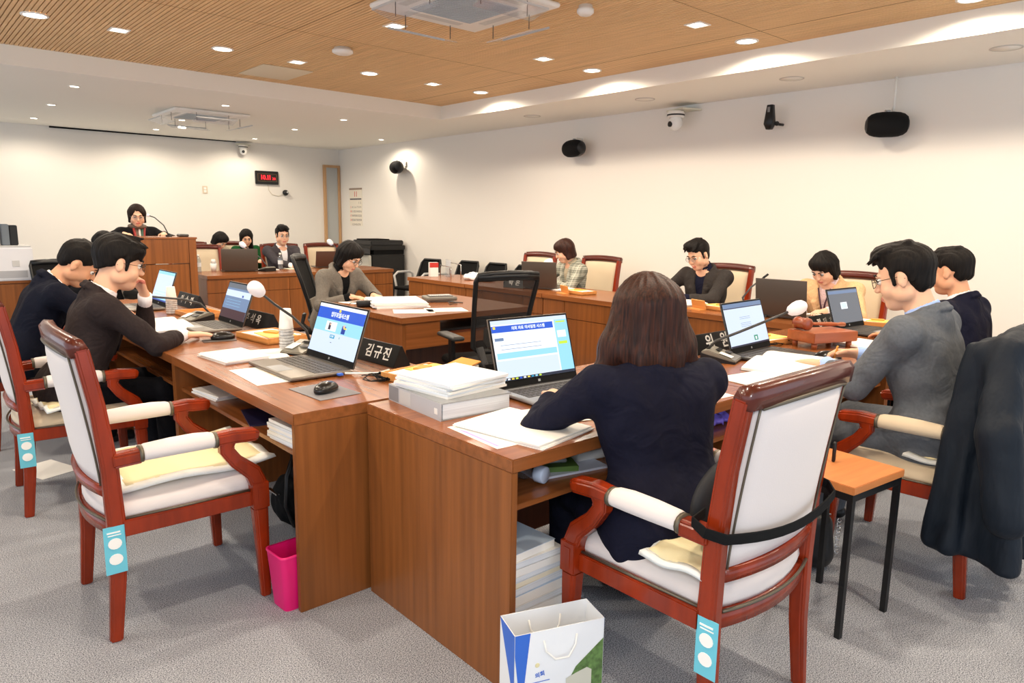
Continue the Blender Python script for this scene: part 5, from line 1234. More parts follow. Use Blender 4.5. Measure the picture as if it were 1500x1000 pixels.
# ------------------------------------------------------------------ cups, bottles
def cups(label, x, y, h=.20):
    t = thing('paper_cup_stack', label, 'cups', (x, y, TZ), 0, 'stacks of white paper cups in clear sleeves')
    MB().lathe((0, 0), [(.037, h*.52), (.036, h*.56), (.027, h), (.026, h+.001), (.02, h-.002)], 18).build('top_cup', WHITEP, t)
    st = MB()
    for i in range(7): z0 = h*.02+i*h*.072; st.lathe((0, 0), [(.034, z0), (.037, z0+.006), (.0372, z0+.010), (.0345, z0+.0125)], 16)
    so = st.build('stacked_rims', mat('cup_print', (210, 206, 200), .6, noise=((60, 60, 60), .25, 2)), t); so['kind'] = 'stuff'
    MB().lathe((0, 0), [(.0385, .002), (.039, h*.5)], 18, caps=False).build('clear_sleeve', CLEAR, t)
cups('stack of white paper cups on the near left desk, in front of the foam-tipped microphone', 1.54, 3.48, .215)
cups('stack of printed paper cups on the left wing next to the farthest laptop', 1.50, 5.25, .19)
def bottle(label, x, y):
    t = thing('water_bottle', label, 'bottle', (x, y, TZ), 0, 'small water bottles on the far desk')
    MB().lathe((0, 0), [(.028, 0), (.031, .01), (.029, .05), (.031, .09), (.031, .14), (.026, .165), (.013, .185), (.013, .195)], 16).build('bottle_body', clear_mat('bottle_plastic', (225, 230, 235)), t)
    MB().lathe((0, 0), [(.0315, .07), (.0318, .12)], 16, caps=False).build('wrapper', mat('bottle_label', (214, 218, 222), .5), t)
    MB().cyl((0, 0), .0145, .193, .215, 14).build('cap', WHITEP, t)
bottle('small clear water bottle on the far desk next to the podium', 2.89, 8.95); bottle('small clear water bottle in front of the man in the grey blazer', 3.93, 8.98)
t = thing('paper_cup', 'white paper cup on the far desk beside the podium bottle', 'cup', (3.09, 9.02, TZ)); MB().lathe((0, 0), [(.028, 0), (.038, .1), (.036, .1), (.027, .004)], 16).build('cup_body', WHITEP, t); MB().cyl((0, 0), .03, .1, .15, 16, r2=.024).build('upper_cup', WHITEP, t)

# ------------------------------------------------------------------ papers, binders, trays
def sheets(name, label, cat, x, y, w_, d_, h_, rz, m=PAPER, z=TZ, group=None, tabs=(), print_=0, n=1, parts=True):
    t = thing(name, label, cat, (x, y, z), rz, group)
    for i in range(n):
        a = random.uniform(-.05, .05) if n > 1 else 0; ox, oy = (random.uniform(-.008, .008), random.uniform(-.008, .008)) if n > 1 else (0, 0)
        hh = h_/n; b = MB().box(-w_/2+ox, -d_/2+oy, hh*i+.0004, w_/2+ox, d_/2+oy, hh*(i+1), rot=(0, 0, a))
        b.build('sheet' if h_/n < .004 else 'bundle', m if i % 2 == 0 else PAPERB if h_/n > .004 else m, t)
    if print_:
        p = MB(); zt = h_+.0004
        for i in range(print_): 
            l_ = random.uniform(.4, .8); p.box(-w_*.4, d_*(.40-.8*i/print_)-.0022, zt, w_*(-.4+l_), d_*(.40-.8*i/print_), zt+.0002)
        p.build('printed_lines', mat('faint_print', (206, 204, 206), .8), t)['kind'] = 'stuff'
    for (tx, ty, tw, td, tm) in tabs: MB().box(tx-tw/2, ty-td/2, h_+.0005, tx+tw/2, ty+td/2, h_+.0012).build('sticky_tab', tm, t)
    return t
sheets('paper_stack', 'loose stack of white printed papers beside the blue-page laptop', 'papers', 1.25, 3.44, .21, .30, .018, R(6), n=5, print_=8)
sheets('paper_stack', 'white papers fanned out under the gooseneck microphone arm, behind the loose stack', 'papers', 1.40, 3.42, .18, .27, .006, R(-12), n=2, print_=6)
sheets('paper_sheet', 'white sheet with faint orange lines tucked under the taupe laptop', 'papers', 1.24, 2.97, .25, .36, .002, R(-3), print_=7, tabs=[(0, .05, .012, .2, mat('pale_orange_line', (246, 222, 190), .7))])
# mouse pad and mouse
MB().rbox(-.09, -.125, .0002, .09, .125, .003, .012).build('mouse_pad', mat('grey_mouse_pad', (120, 118, 122), .55), loc=(1.275, 2.545, TZ), rotz=R(3)); tag(bpy.data.objects['mouse_pad'], 'grey mouse pad at the corner of the near left desk', 'mouse pad')
def mouse(label, x, y, rz, z=TZ):
    t = thing('computer_mouse', label, 'mouse', (x, y, z), rz)
    F = Field((-.05, -.08, -.01), (.05, .08, .06), .004); F.ell((0, -.01, .012), (.034, .06, .03), None, 0); F.ell((0, .02, .008), (.03, .045, .022), None, .02); F.half((0, 0, .001), (0, 0, -1), .004)
    obj_of(F.mesh('shell', mat('mouse_gloss', (30, 29, 28), .22, .5, metal=.2), None, 1), 'shell', t)
    MB().cyl((0, 0), .010, -.004, .004, 12).xf(Matrix.Translation((0, .035, .026)) @ Matrix.Rotation(PI/2, 4, 'Y')).build('wheel', DGREY, t)
mouse('glossy dark mouse on the grey mouse pad', 1.275, 2.53, R(-60), TZ+.003)
mouse('black mouse under the hand of the man in charcoal', 1.40, 3.99, -PI/2, TZ+.004)
mouse('black mouse in front of the gavel block', 3.62, 1.62, R(20))
MB().rbox(-.04, -.085, 0, .04, .085, .004, .008).build('small_pad', mat('pad_dark', (88, 84, 82), .5), loc=(1.37, 3.97, TZ), rotz=R(80)); tag(bpy.data.objects['small_pad'], 'small dark pad under the black mouse of the man in charcoal', 'mouse pad')
def open_book(label, x, y, rz, w_=.44, d_=.30, h_=.035):
    t = thing('open_document', label, 'papers', (x, y, TZ), rz, 'open bundles of white documents')
    for s in (-1, 1):
        rings = []
        for i in range(9):
            u = i/8; zt = h_*(1-.72*u*u)*(.62+.38*math.sin(PI*min(.5, u*1.6))); zb = .0005 + (0 if u > .15 else .004)
            rings.append([(s*w_/2*u, -d_/2, zb), (s*w_/2*u, d_/2, zb), (s*w_/2*u+s*.004*(1-u), d_/2, zt), (s*w_/2*u, -d_/2, zt)])
        MB().loft(rings, 0, False).build('page_block', PAPER if s < 0 else PAPERB, t)
        rings2 = [[(p[0], p[1], p[2]+.0008) for p in (r_[3], r_[2])] for r_ in rings]
        V = [p for r_ in rings2 for p in r_]; MB().add(V, [(2*i, 2*i+1, 2*i+3, 2*i+2) for i in range(8)], 0, True).build('top_page', PAPER, t)
    MB().box(-w_/2-.006, -d_/2-.005, 0, w_/2+.006, d_/2+.005, .0012).build('cover', DGREY, t)
    return t
open_book('thick open white document under the gaze of the man in charcoal', 1.22, 4.66, -PI/2+.1, .50, .30, .05)
open_book('thick open white document in front of the grey-suited man', 3.29, 1.63, R(10), .54, .32, .045)
sheets('paper_stack', 'white sheets with a footer in front of the pale document laptop', 'papers', 2.88, 1.58, .31, .22, .004, R(-8), n=2, print_=7)
sheets('paper_sheet', 'single white sheet at the woman\'s right elbow', 'papers', 2.36, 1.61, .34, .22, .0015, R(-6), print_=6)
# binder with bundle on top
t = thing('ring_binder', 'thick silver-grey ring binder lying on the near desk corner', 'binder', (1.545, 2.085, TZ), R(-4))
MB().box(-.15, -.185, .0, .15, .185, .004).build('cover', SILVER, t); MB().box(-.15, -.185, .058, .15, .185, .062).build('cover', SILVER, t); MB().box(-.152, -.185, .0, -.148, .185, .062).build('spine', mat('binder_spine', (184, 186, 190), .4), t)
MB().box(-.1525, .11, .004, -.1515, .183, .058).build('spine_label', mat('binder_label_grey', (132, 134, 138), .5), t); MB().box(-.1525, .02, .006, -.1515, .10, .056).build('spine_label', LGREY, t)
MB().box(-.14, -.18, .0045, .145, .178, .0575).build('page_block', PAPERB, t)
MB().box(-.153, -.165, .02, -.152, -.145, .04).build('finger_hole', WHITEP, t)
sheets('document_bundle', 'thick bundle of white documents lying skewed on the silver binder', 'papers', 1.565, 2.10, .30, .29, .05, R(7), z=TZ+.062, n=6, print_=0)
t = sheets('document_bundle', 'flat white folder stack with tiny yellow print at the near desk corner', 'papers', 1.545, 1.675, .285, .355, .014, R(11), n=4)
MB().box(-.012, .0, .0142, .012, .006, .0146).build('print_mark', YELLOWP, t); MB().box(.02, .0, .0142, .045, .008, .0146).build('print_mark', mat('print_khaki', (196, 186, 120), .7), t)
t = sheets('paper_sheet', 'white sheet with a lilac highlighted line under the folder stack', 'papers', 1.43, 1.70, .16, .28, .0003, R(-4))
MB().box(-.066, -.12, .0004, -.056, .10, .0006).build('highlight', PINKP, t)
sheets('paper_sheet', 'coloured leaflet beneath the typing woman\'s forearm', 'papers', 1.76, 1.72, .24, .2, .003, R(-18), PAPER, n=2, tabs=[(-.05, .03, .06, .04, mat('leaflet_blue', (120, 140, 210), .6)), (.05, -.02, .07, .03, mat('leaflet_green', (190, 200, 120), .6)), (.0, -.05, .05, .03, mat('leaflet_grey', (170, 170, 180), .6))])
# wooden document trays
def tray(label, x, y, rz, z=TZ, s=1.0, fill='folders'):
    t = thing('document_tray', label, 'tray', (x, y, z), rz, 'light wooden document trays')
    a, b = .16*s, .11*s
    MB().box(-a, -b, .002, a, b, .010).build('tray_floor', ORANGEW, t)
    for x0, y0, x1, y1 in ((-a, -b, a, -b+.008), (-a, b-.008, a, b), (-a, -b+.008, -a+.008, b-.008), (a-.008, -b+.008, a, b-.008)): MB().box(x0, y0, .002, x1, y1, .034).build('rim', ORANGEW, t)
    if fill:
        MB().box(-a*.85, -b*.8, .011, a*.8, b*.82, .032, rot=(0, 0, .05)).build('paper_block', PAPER, t); MB().box(-a*.3, -b*.7, .033, a*.9, b*.6, .037, rot=(0, 0, -.12)).build('manila_folder', YELLOWP, t)
        MB().box(-a*.2, -b*.2, .038, a*.35, b*.3, .046, rot=(0, 0, .3)).build('notepad', ORANGEP, t)
    return t
tray('light wooden tray with manila folders behind the paper cups on the left wing', 1.62, 3.86, R(-84), s=1.1)
tray('light wooden tray beyond the bending microphone on the left wing', 1.62, 5.04, R(-88), fill=None)
tray('tray heaped with orange and yellow folders by the white cable', 1.72, 2.52, R(10), s=.9)
tray('light wooden tray with yellow papers between the document laptop and gavel block', 3.80, 2.08, R(-6), s=.95)
tray('light wooden tray on the end desk next to the young man\'s laptop', 5.12, 1.98, R(-80), s=.9)
tray('light wooden tray with notes in front of the woman in the checked jacket', 4.96, 4.62, R(85), s=.85)
tray('light wooden tray with notes in front of the man in the dark blazer', 5.0, 3.10, R(85), s=.9)
def flap(label, x, y, rz):
    t = thing('wooden_name_board', label, 'name board', (x, y, TZ), rz, 'plain brown wooden name boards seen from behind')
    MB().box(-.075, -.008, .0, .075, .004, .078, rot=(R(-16), 0, 0), piv=(0, 0, 0)).build('board', ORANGEW, t); MB().box(-.075, -.004, 0, .075, .06, .008).build('foot', ORANGEW, t)
flap('brown wooden name board in front of the woman in the checked jacket', 4.87, 4.72, R(70)); flap('brown wooden name board in front of the man in the dark blazer', 4.88, 3.24, R(75))
t = thing('folder', 'orange folder lying across the tray beside the document bundle', 'folder', (1.79, 2.36, TZ+.0), R(18)); MB().box(-.11, -.05, .064, .11, .05, .070, rot=(R(4), R(-6), 0)).build('cover', ORANGEP, t); MB().box(-.10, -.045, .0, .10, .045, .062).build('paper_block', PAPER, t)
# cables
def cable(label, pts, r=.003, m=BLACKM):
    o = MB().tube(pts, r, 6).build('cable', m); tag(o, label, 'cable'); return o
pts = []
for i in range(40):
    a = i*.9; pts.append((1.56+.085*math.cos(a)*(.5+.5*math.sin(a*.37)), 2.60+.07*math.sin(a*1.13), TZ+.006+.010*abs(math.sin(a*.7))))
cable('tangle of black cable beside the grey mouse pad', pts, .0022)
cable('white cable with a blue plug at the side of the taupe laptop', [(1.47, 2.74, TZ+.014), (1.53, 2.70, TZ+.012), (1.60, 2.68, TZ+.008), (1.68, 2.72, TZ+.006)], .005, WHITEP)
pts = [(3.62+.05*math.sin(i*.8)+.012*i, 1.98+.05*math.cos(i*1.1), TZ+.005+.02*abs(math.sin(i*.6))) for i in range(20)]
cable('thin black cable curled in front of the gavel block', pts, .0022)
cable('white cable looping on the desk of the woman in beige', [(4.95, 2.44, TZ+.004), (4.83, 2.40, TZ+.02), (4.80, 2.28, TZ+.01), (4.88, 2.15, TZ+.006), (5.0, 2.1, TZ+.004)], .004, WHITEP)
t = thing('usb_plug', 'small blue plug in the side of the taupe laptop', 'plug', (1.45, 2.752, TZ)); MB().box(-.012, -.018, .006, .012, .004, .016).build('shell', mat('plug_blue', (60, 110, 210), .4), t, .002)
# gavel and block
t = thing('gavel_block', 'large reddish wooden sounding block on small feet', 'gavel block', (3.98, 1.82, TZ), R(-18)); GW = mat('gavel_rosewood', (168, 92, 52), .35, coat=.2, noise=((4, 30, 30), .15, 4))
MB().box(-.165, -.10, .035, .165, .10, .092).build('block', GW, t, .004)
for sx in (-1, 1):
    for sy in (-1, 1): MB().cyl((sx*.13, sy*.07), .016, 0, .036, 12).build('foot', GW, t)
t = thing('gavel', 'reddish wooden gavel lying on the sounding block', 'gavel', (3.99, 1.83, TZ+.092), R(-18)); GD_ = mat('gavel_dark', (140, 66, 36), .3, coat=.3)
hd = MB(); hd.lathe((0, 0), [(.022, -.05), (.034, -.045), (.036, -.028), (.028, -.02), (.034, 0), (.028, .02), (.036, .028), (.034, .045), (.022, .05)], 18); hd.xf(Matrix.Translation((-.12, .03, .037)) @ Matrix.Rotation(PI/2, 4, 'X')); hd.build('head', GD_, t)
hn = MB(); hn.lathe((0, 0), [(.009, 0), (.008, .04), (.010, .12), (.012, .19), (.009, .25), (.013, .27), (.012, .30), (.006, .305)], 14); hn.xf(Matrix.Translation((-.10, .025, .036)) @ Matrix.Rotation(PI/2+.06, 4, 'Y') @ Matrix.Rotation(.0, 4, 'Z')); hn.build('handle', GW, t)

# ------------------------------------------------------------------ clerk desk
sheets('document_bundle', 'large open white ledger with grey covers on the clerk desk', 'papers', 3.05, 4.83, .42, .46, .045, R(-20), n=4)
sheets('paper_sheet', 'white sheet at the near edge of the clerk desk', 'papers', 2.95, 4.42, .30, .22, .0015, R(-30), print_=5); sheets('paper_sheet', 'white sheet with a yellow note next to the swivel chair back', 'papers', 3.20, 4.36, .30, .22, .0015, R(-24), print_=5, tabs=[(.03, .02, .08, .03, mat('note_pale_yellow', (238, 236, 176), .7))])
sheets('paper_sheet', 'white papers under the hands of the woman in the taupe blazer', 'papers', 2.96, 5.16, .34, .24, .003, R(8), n=2, print_=5)
t = thing('stenotype_machine', 'flat grey stenotype machine with cables on the clerk desk', 'stenotype', (3.50, 4.86, TZ), R(-20)); MB().rbox(-.13, -.10, .012, .13, .1, .045, .012).build('case', mat('steno_grey', (112, 108, 100), .5), t); MB().box(-.10, -.07, .045, .10, .03, .05).build('key_bed', DGREY, t)
kb = MB(); [kb.box(-.095+.019*i, -.06+.03*j, .05, -.081+.019*i, -.036+.03*j, .056) for i in range(10) for j in range(3)]; kb.build('keys', LGREY, t)['kind'] = 'stuff'
cable('grey cable beside the stenotype machine', [(3.55, 4.72, TZ+.004), (3.5, 4.62, TZ+.01), (3.42, 4.6, TZ+.004), (3.46, 4.68, TZ+.012), (3.58, 4.64, TZ+.004)], .004, DGREY)
MB().rbox(-.06, -.035, 0, .06, .035, .05, .012).build('clerk_name_block', BLACK, loc=(2.79, 4.86, TZ), rotz=R(-20)); tag(bpy.data.objects['clerk_name_block'], 'small black block at the edge of the clerk desk', 'box')
t = thing('spectacles', 'folded dark spectacles on the papers of the clerk desk', 'spectacles', (2.80, 5.03, TZ+.003), R(20)); MB().tube([(-.06, 0, .01), (-.03, .012, .014), (0, .004, .016), (.03, .012, .014), (.06, 0, .01), (.03, -.03, .004), (-.04, -.03, .004)], .003, 6).build('rim', BLACK, t)

# ------------------------------------------------------------------ far desk and right desk bits
sheets('paper_stack', 'white papers beside the bronze laptop on the far desk', 'papers', 3.72, 8.98, .3, .2, .01, R(10), n=3); sheets('paper_stack', 'papers in the hands of the man in the grey blazer', 'papers', 4.13, 8.98, .24, .18, .008, R(4), PAPER2, n=3)
MB().rbox(-.08, -.02, 0, .08, .02, .016, .006).build('phone', BLACK, loc=(3.27, 9.06, TZ), rotz=R(10)); tag(bpy.data.objects['phone'], 'black phone on the far desk beside the white cup', 'phone')
sheets('paper_stack', 'open white booklet held by the woman in the checked jacket', 'papers', 5.22, 5.40, .22, .30, .02, R(8), PAPER2, n=3); sheets('paper_stack', 'white papers on the desk edge in front of the woman in the checked jacket', 'papers', 5.12, 5.04, .24, .32, .012, R(-12), n=4)
open_book('open black-covered file under the pen of the man in the dark blazer', 5.14, 3.64, PI/2-.15, .44, .29, .03); sheets('paper_stack', 'white papers beside the man in the dark blazer, near the bare-tipped microphone', 'papers', 5.10, 2.99, .2, .28, .01, R(-8), n=3)
sheets('paper_stack', 'white papers in front of the woman in beige', 'papers', 5.14, 2.36, .26, .40, .014, R(-14), n=4, print_=6); sheets('paper_stack', 'white documents between gavel block and the young man\'s hand', 'papers', 4.22, 1.68, .28, .22, .012, R(-8), n=3, print_=5)
t = thing('acrylic_stand', 'clear acrylic sign holder on the far end of the right-hand desk', 'sign holder', (5.16, 6.98, TZ), R(70)); MB().box(-.11, -.003, .0, .11, .003, .20).build('panel', CLEAR, t); MB().box(-.11, -.04, 0, .11, .04, .004).build('foot', CLEAR, t); MB().box(-.09, -.0045, .10, .09, -.0035, .19).build('insert', PAPER, t)
t = thing('wire_rack', 'chrome wire rack frame standing on the far end of the right-hand desk', 'rack', (5.14, 6.80, TZ), R(70))
MB().tube([(-.2, 0, 0), (-.2, 0, .16), (.25, 0, .16), (.25, 0, 0)], .006, 8).build('rail', CHROME, t); MB().tube([(-.2, .12, 0), (-.2, .12, .13), (.25, .12, .13), (.25, .12, 0)], .006, 8).build('rail', CHROME, t)
t = thing('magazine_file', 'white and red file box standing at the end of the right-hand desk', 'file box', (4.97, 7.02, TZ), R(70)); MB().box(-.04, -.05, 0, .04, .05, .17).build('box', WHITEP, t, .002); MB().box(-.041, -.051, .11, -.02, .051, .168).build('red_label', mat('label_red', (190, 50, 40), .6), t)
t = thing('cloth_bundle', 'crumpled white cloth and blue strap on the right-hand desk near the rack', 'cloth', (5.12, 6.3, TZ)); F = Field((-.25, -.3, -.02), (.25, .3, .16), .011)
for i in range(9): F.ell((random.uniform(-.1, .1), random.uniform(-.16, .16), .03), (random.uniform(.04, .09), random.uniform(.05, .1), random.uniform(.03, .055)), None, .02)
F.wrinkle(.006, 50, 4); F.half((0, 0, .001), (0, 0, -1)); obj_of(F.mesh('folds', mat('white_cloth', (226, 226, 228), .8), None, 1), 'folds', t); MB().tube([(-.02+.07*math.cos(a), .17+.06*math.sin(a), .045+.02*math.sin(2*a)) for a in [2*PI*i/14 for i in range(15)]], .010, 8).build('strap', mat('strap_blue', (60, 84, 130), .5), t)

# ------------------------------------------------------------------ printer, file stand, copier
t = thing('desktop_printer', 'boxy white printer on the low cabinet', 'printer', (.90, 8.80, .76)); MB().box(-.28, -.2, 0, .28, .22, .33).build('body', mat('printer_white', (222, 222, 226), .5), t, .012); MB().box(-.27, -.19, .33, .27, .21, .345).build('scanner_lid', LGREY, t, .004); MB().box(.10, -.204, .14, .16, -.2, .2).build('badge', LGREY, t); MB().box(-.22, -.205, .03, .22, -.2, .1).build('paper_slot', mat('slot_grey', (170, 170, 174), .5), t)
t = thing('file_stand', 'upright blue-grey file stand on top of the white printer', 'file stand', (.99, 8.82, 1.105))
for i, (x, hh, m) in enumerate(((-.1, .26, mat('file_blue_grey', (120, 140, 164), .5)), (.0, .21, mat('file_slate', (104, 112, 120), .5)), (.07, .20, BLACK))): MB().box(x-.04, -.09, 0, x+.025, .09, hh).build('divider', m, t, .006)
t = thing('document_pouch', 'lilac pouch on the low cabinet beside the white printer', 'pouch', (.58, 8.72, .76)); MB().rbox(-.08, -.06, 0, .03, .06, .06, .025).build('body', mat('pouch_lilac', (120, 110, 190), .5), t)
t = thing('photocopier', 'tall black photocopier with a pale front in the far corner', 'copier', (6.13, 10.2, 0))
MB().box(-.30, -.3, .02, .31, .3, .86).build('body', BLACK, t, .012); MB().box(-.32, -.31, .93, .32, .31, 1.0).build('scanner_unit', BLACK, t, .01); MB().box(-.25, -.28, .86, .31, .3, .93).build('output_gap', BLACKM, t)
MB().box(-.30, -.29, 1.0, .30, .30, 1.08).build('feeder', mat('copier_charcoal', (30, 30, 32), .5), t, .014); MB().box(-.28, -.18, 1.08, .1, .2, 1.10).build('paper_guide', BLACKM, t)
MB().prism([(-.47, .90), (-.32, .86), (-.32, .95), (-.47, .97)], -.29, .1, 'y').build('control_panel', mat('panel_dark_grey', (60, 60, 62), .4), t, .006)
MB().box(-.345, -.29, .45, -.30, .29, .85).build('front_panel', mat('copier_pale', (196, 194, 184), .5), t, .008)
for i in range(2): MB().box(-.33, -.285, .05+.19*i, -.30, .285, .225+.19*i).build('paper_drawer', mat('copier_dark', (38, 38, 40), .45), t, .006)
MB().box(-.22, -.304, .30, .22, -.298, .62).build('side_cover', mat('copier_side', (24, 24, 25), .35), t, .004); MB().box(-.2, -.308, .42, -.185, -.304, .5).build('latch', DGREY, t)

# ------------------------------------------------------------------ under and around the near desks
sheets('booklet', 'thin white booklets on the open shelf of the near left desk', 'booklet', 1.17, 3.38, .17, .25, .022, R(8), z=.593, n=3)
sheets('folder', 'navy blue folder on the open shelf of the near left desk', 'folder', 1.20, 2.87, .23, .27, .006, R(-14), NAVYP, z=.593); sheets('paper_stack', 'stack of white booklets at the end of the left desk shelf', 'papers', 1.16, 2.48, .2, .22, .075, R(3), PAPER, z=.593, n=7)
sheets('clipboard', 'pale blue-white board on the shelf beneath the folder stack', 'board', 1.70, 1.68, .29, .24, .008, R(-12), mat('board_pale', (214, 220, 236), .4), z=.593)
sheets('notebook', 'green-covered notebook on the pale board under the desk', 'notebook', 1.68, 1.68, .15, .19, .018, R(-30), GREENP, z=.601, n=1)
t = thing('phone', 'black phone with silver edge on the green notebook', 'phone', (1.685, 1.69, .619), R(-30)); MB().rbox(-.045, -.075, 0, .045, .075, .016, .01).build('body', SILVER, t); MB().box(-.04, -.07, .0161, .04, .07, .017).build('glass', BLACK, t)
t = thing('tissue_pack', 'pack with pink and blue dots on the desk shelf', 'pack', (1.86, 1.72, .593), R(-10)); MB().rbox(-.08, -.11, 0, .08, .11, .035, .012).build('body', WHITEP, t)
for i in range(9): MB().box(0, 0, .0352, .035, .035, .036, rot=(0, 0, i)).xf(Matrix.Translation((-.07+.05*(i % 3), -.09+.055*(i//3), 0))).build('dot', (PINKP, mat('dot_magenta', (214, 50, 150), .5), mat('dot_blue', (60, 110, 210), .5))[i % 3], t)
t = thing('water_bottle', 'clear bottle lying on the desk shelf with its pale blue cap outwards', 'bottle', (1.50, 1.70, .625), R(14)); MB().lathe((0, 0), [(.012, -.13), (.014, -.1), (.03, -.075), (.031, .08), (.028, .085)], 16).xf(Matrix.Rotation(PI/2, 4, 'X') @ Matrix.Rotation(PI, 4, 'X')).build('bottle_body', CLEAR, t)
MB().lathe((0, 0), [(.026, -.15), (.028, -.148), (.028, -.118), (.024, -.112)], 18).xf(Matrix.Rotation(-PI/2, 4, 'X')).build('cap', mat('cap_blue_white', (200, 214, 236), .4), t)
t = thing('shoulder_pouch', 'bright violet folded pouch on the shelf right of the long-haired woman', 'pouch', (2.58, 1.66, .593), R(-8)); F = Field((-.2, -.15, -.02), (.2, .15, .1), .008); F.ell((0, 0, .02), (.15, .09, .026), None, 0); F.ell((.05, .02, .035), (.08, .06, .02), None, .02); F.wrinkle(.005, 60, 3); F.half((0, 0, .001), (0, 0, -1)); obj_of(F.mesh('fabric', mat('violet_fabric', (132, 116, 232), .45), None, 1), 'fabric', t)
sheets('paper_sheet', 'pale blue slip beside the violet pouch on the shelf', 'papers', 2.38, 1.62, .1, .14, .004, R(10), mat('slip_blue', (196, 220, 240), .6), z=.593)
# books on the floor under the near desk
ORD = 'topmost second third fourth fifth sixth seventh eighth ninth tenth eleventh twelfth thirteenth fourteenth fifteenth sixteenth lowest'.split()
zz = 0; BK = [PAPER, PAPERB, PAPER2, mat('book_sky', (196, 216, 238), .6), PAPER, mat('book_grey', (222, 222, 220), .7)]
for i in range(17):
    hgt_ = random.choice((.018, .022, .026, .03, .034)); wx = .35-.0095*i+random.uniform(-.015, .015)
    t = thing('report_book', ORD[16-i]+' paper-bound report, counted from the top, in the pile under the near desk', 'book', (1.345, 1.63, zz), R(random.uniform(-2.5, 2.5)), 'pile of paper-bound reports under the near desk')
    b = MB().box(.0, -.125, .0006, wx, .13, hgt_-.0006); b.build('page_block', BK[i % 2 and 1 or (0 if i % 3 else 2)], t)
    MB().box(-.0015, -.127, hgt_-.0006, wx+.002, .132, hgt_+.0004).build('cover', BK[(i*5+1) % 6], t)
    zz += hgt_+.0006
# gift bag
t = thing('paper_gift_bag', 'white and blue paper gift bag with a stone gate picture', 'bag', (1.325, 1.30, 0), R(-20)); bw, bd, bh = .135, .055, .33
PB = mat('bag_white', (238, 240, 242), .4); PBL = mat('bag_blue', (50, 106, 206), .4)
MB().box(-bw, -bd, 0, bw, -bd+.002, bh).build('front_panel', PB, t); MB().box(-bw, bd-.002, 0, bw, bd, bh+.0).build('back_panel', PB, t)
for s in (-1, 1): MB().box(s*bw-.001, -bd, 0, s*bw+.001, bd, bh).build('gusset', PB, t)
MB().box(-bw, -bd, 0, bw, bd, .003).build('bag_floor', PB, t)
yf = -bd-.0006
MB().add([(-bw, yf, bh), (-bw+.045, yf, bh), (-bw+.02, yf, bh-.24), (-bw, yf, bh-.06)], [(0, 1, 2, 3)]).build('blue_wedge', PBL, t)
MB().add([(-bw-.0016, -bd, bh), (-bw-.0016, bd, bh), (-bw-.0016, -bd, bh-.2)], [(0, 1, 2)]).build('blue_wedge', PBL, t)
MB().add([(bw+.0016, -bd, bh), (bw+.0016, bd, bh), (bw+.0016, bd, bh-.03), (bw+.0016, -bd, bh-.03)], [(0, 1, 2, 3)]).build('blue_wedge', PBL, t)
MB().add([(-.02, yf, 0), (bw, yf, 0), (bw, yf, bh-.06), (.05, yf, bh-.13), (-.0, yf, bh-.22)], [(0, 1, 2, 3, 4)]).build('hill_picture', mat('print_hill_green', (92, 124, 66), .5, noise=((60, 60, 60), .45, 4)), t)
pic = MB(); pic.add([(.02, yf-.0005, 0), (.02, yf-.0005, bh-.16), (.05, yf-.0005, bh-.15), (.085, yf-.0005, bh-.14), (.1, yf-.0005, bh-.15), (.1, yf-.0005, 0)], [(0, 1, 2, 3, 4, 5)]); pic.build('gate_picture', mat('print_stone', (206, 204, 188), .5), t)
MB().add([(.06+.018*math.cos(a), yf-.001, bh-.21+.022*math.sin(a)) for a in [PI*i/10 for i in range(11)]]+[(.042, yf-.001, 0), (.078, yf-.001, 0)][0:2], [tuple(range(13))]).build('arch_opening', mat('print_dark', (50, 50, 44), .5), t)
lettering('의회', .016, frame((-.06, yf-.0006, bh-.13), (1, 0, .18), (-.18, 0, 1), (0, -1, 0)), PBL, t); MB().box(-.085, yf-.0004, bh-.152, -.03, yf, bh-.150).build('print_line', PBL, t); MB().ball((-.068, yf, bh-.1), (.007, .0006, .007), 10, 6).build('emblem', mat('emblem_cream', (230, 220, 170), .5), t)
for y_ in (-bd-.001, bd-.004): MB().tube([(-.05, y_, bh-.03), (-.045, y_-.004, bh-.06), (-.02, y_-.012, bh-.085), (.02, y_-.014, bh-.085), (.045, y_-.004, bh-.06), (.05, y_, bh-.03)], .003, 8).build('rope_handle', WHITEP, t)
# tumbler, bin, backpack, handbag
t = thing('tumbler', 'dark tumbler with a white band by the front leg of the white-backed armchair', 'tumbler', (1.66, 1.53, 0)); MB().lathe((0, 0), [(.03, 0), (.034, .01), (.036, .15), (.034, .16)], 18).build('body', BLACK, t); MB().lathe((0, 0), [(.0355, .02), (.036, .06)], 18, caps=False).build('band', WHITEP, t); MB().lathe((0, 0), [(.034, .16), (.034, .19), (.02, .195)], 18).build('lid', CLEAR, t)
t = thing('waste_bin', 'bright magenta waste bin beside the end panel of the near left desk', 'bin', (1.06, 2.395, 0), R(3)); MG = mat('magenta_plastic', (226, 20, 110), .4)
def rr(a, b, z, r=.02):
    return [(x, y, z) for cx, cy, a0 in ((a-r, b-r, 0), (-a+r, b-r, 90), (-a+r, -b+r, 180), (a-r, -b+r, 270)) for x, y in [(cx+r*math.cos(R(a0+30*i)), cy+r*math.sin(R(a0+30*i))) for i in range(4)]]
bn = MB(); bn.loft([rr(.07, .055, 0), rr(.085, .068, .215)], 0, True, False); bn.loft([rr(.082, .065, .215), rr(.067, .052, .004)], 0, True, False); bn.loft([rr(.07, .055, 0), rr(.069, .054, .004)], 0, False, True); bn.loft([rr(.087, .07, .211), rr(.087, .07, .218), rr(.082, .065, .218)], 0, True, False); bn.build('bucket', MG, t)
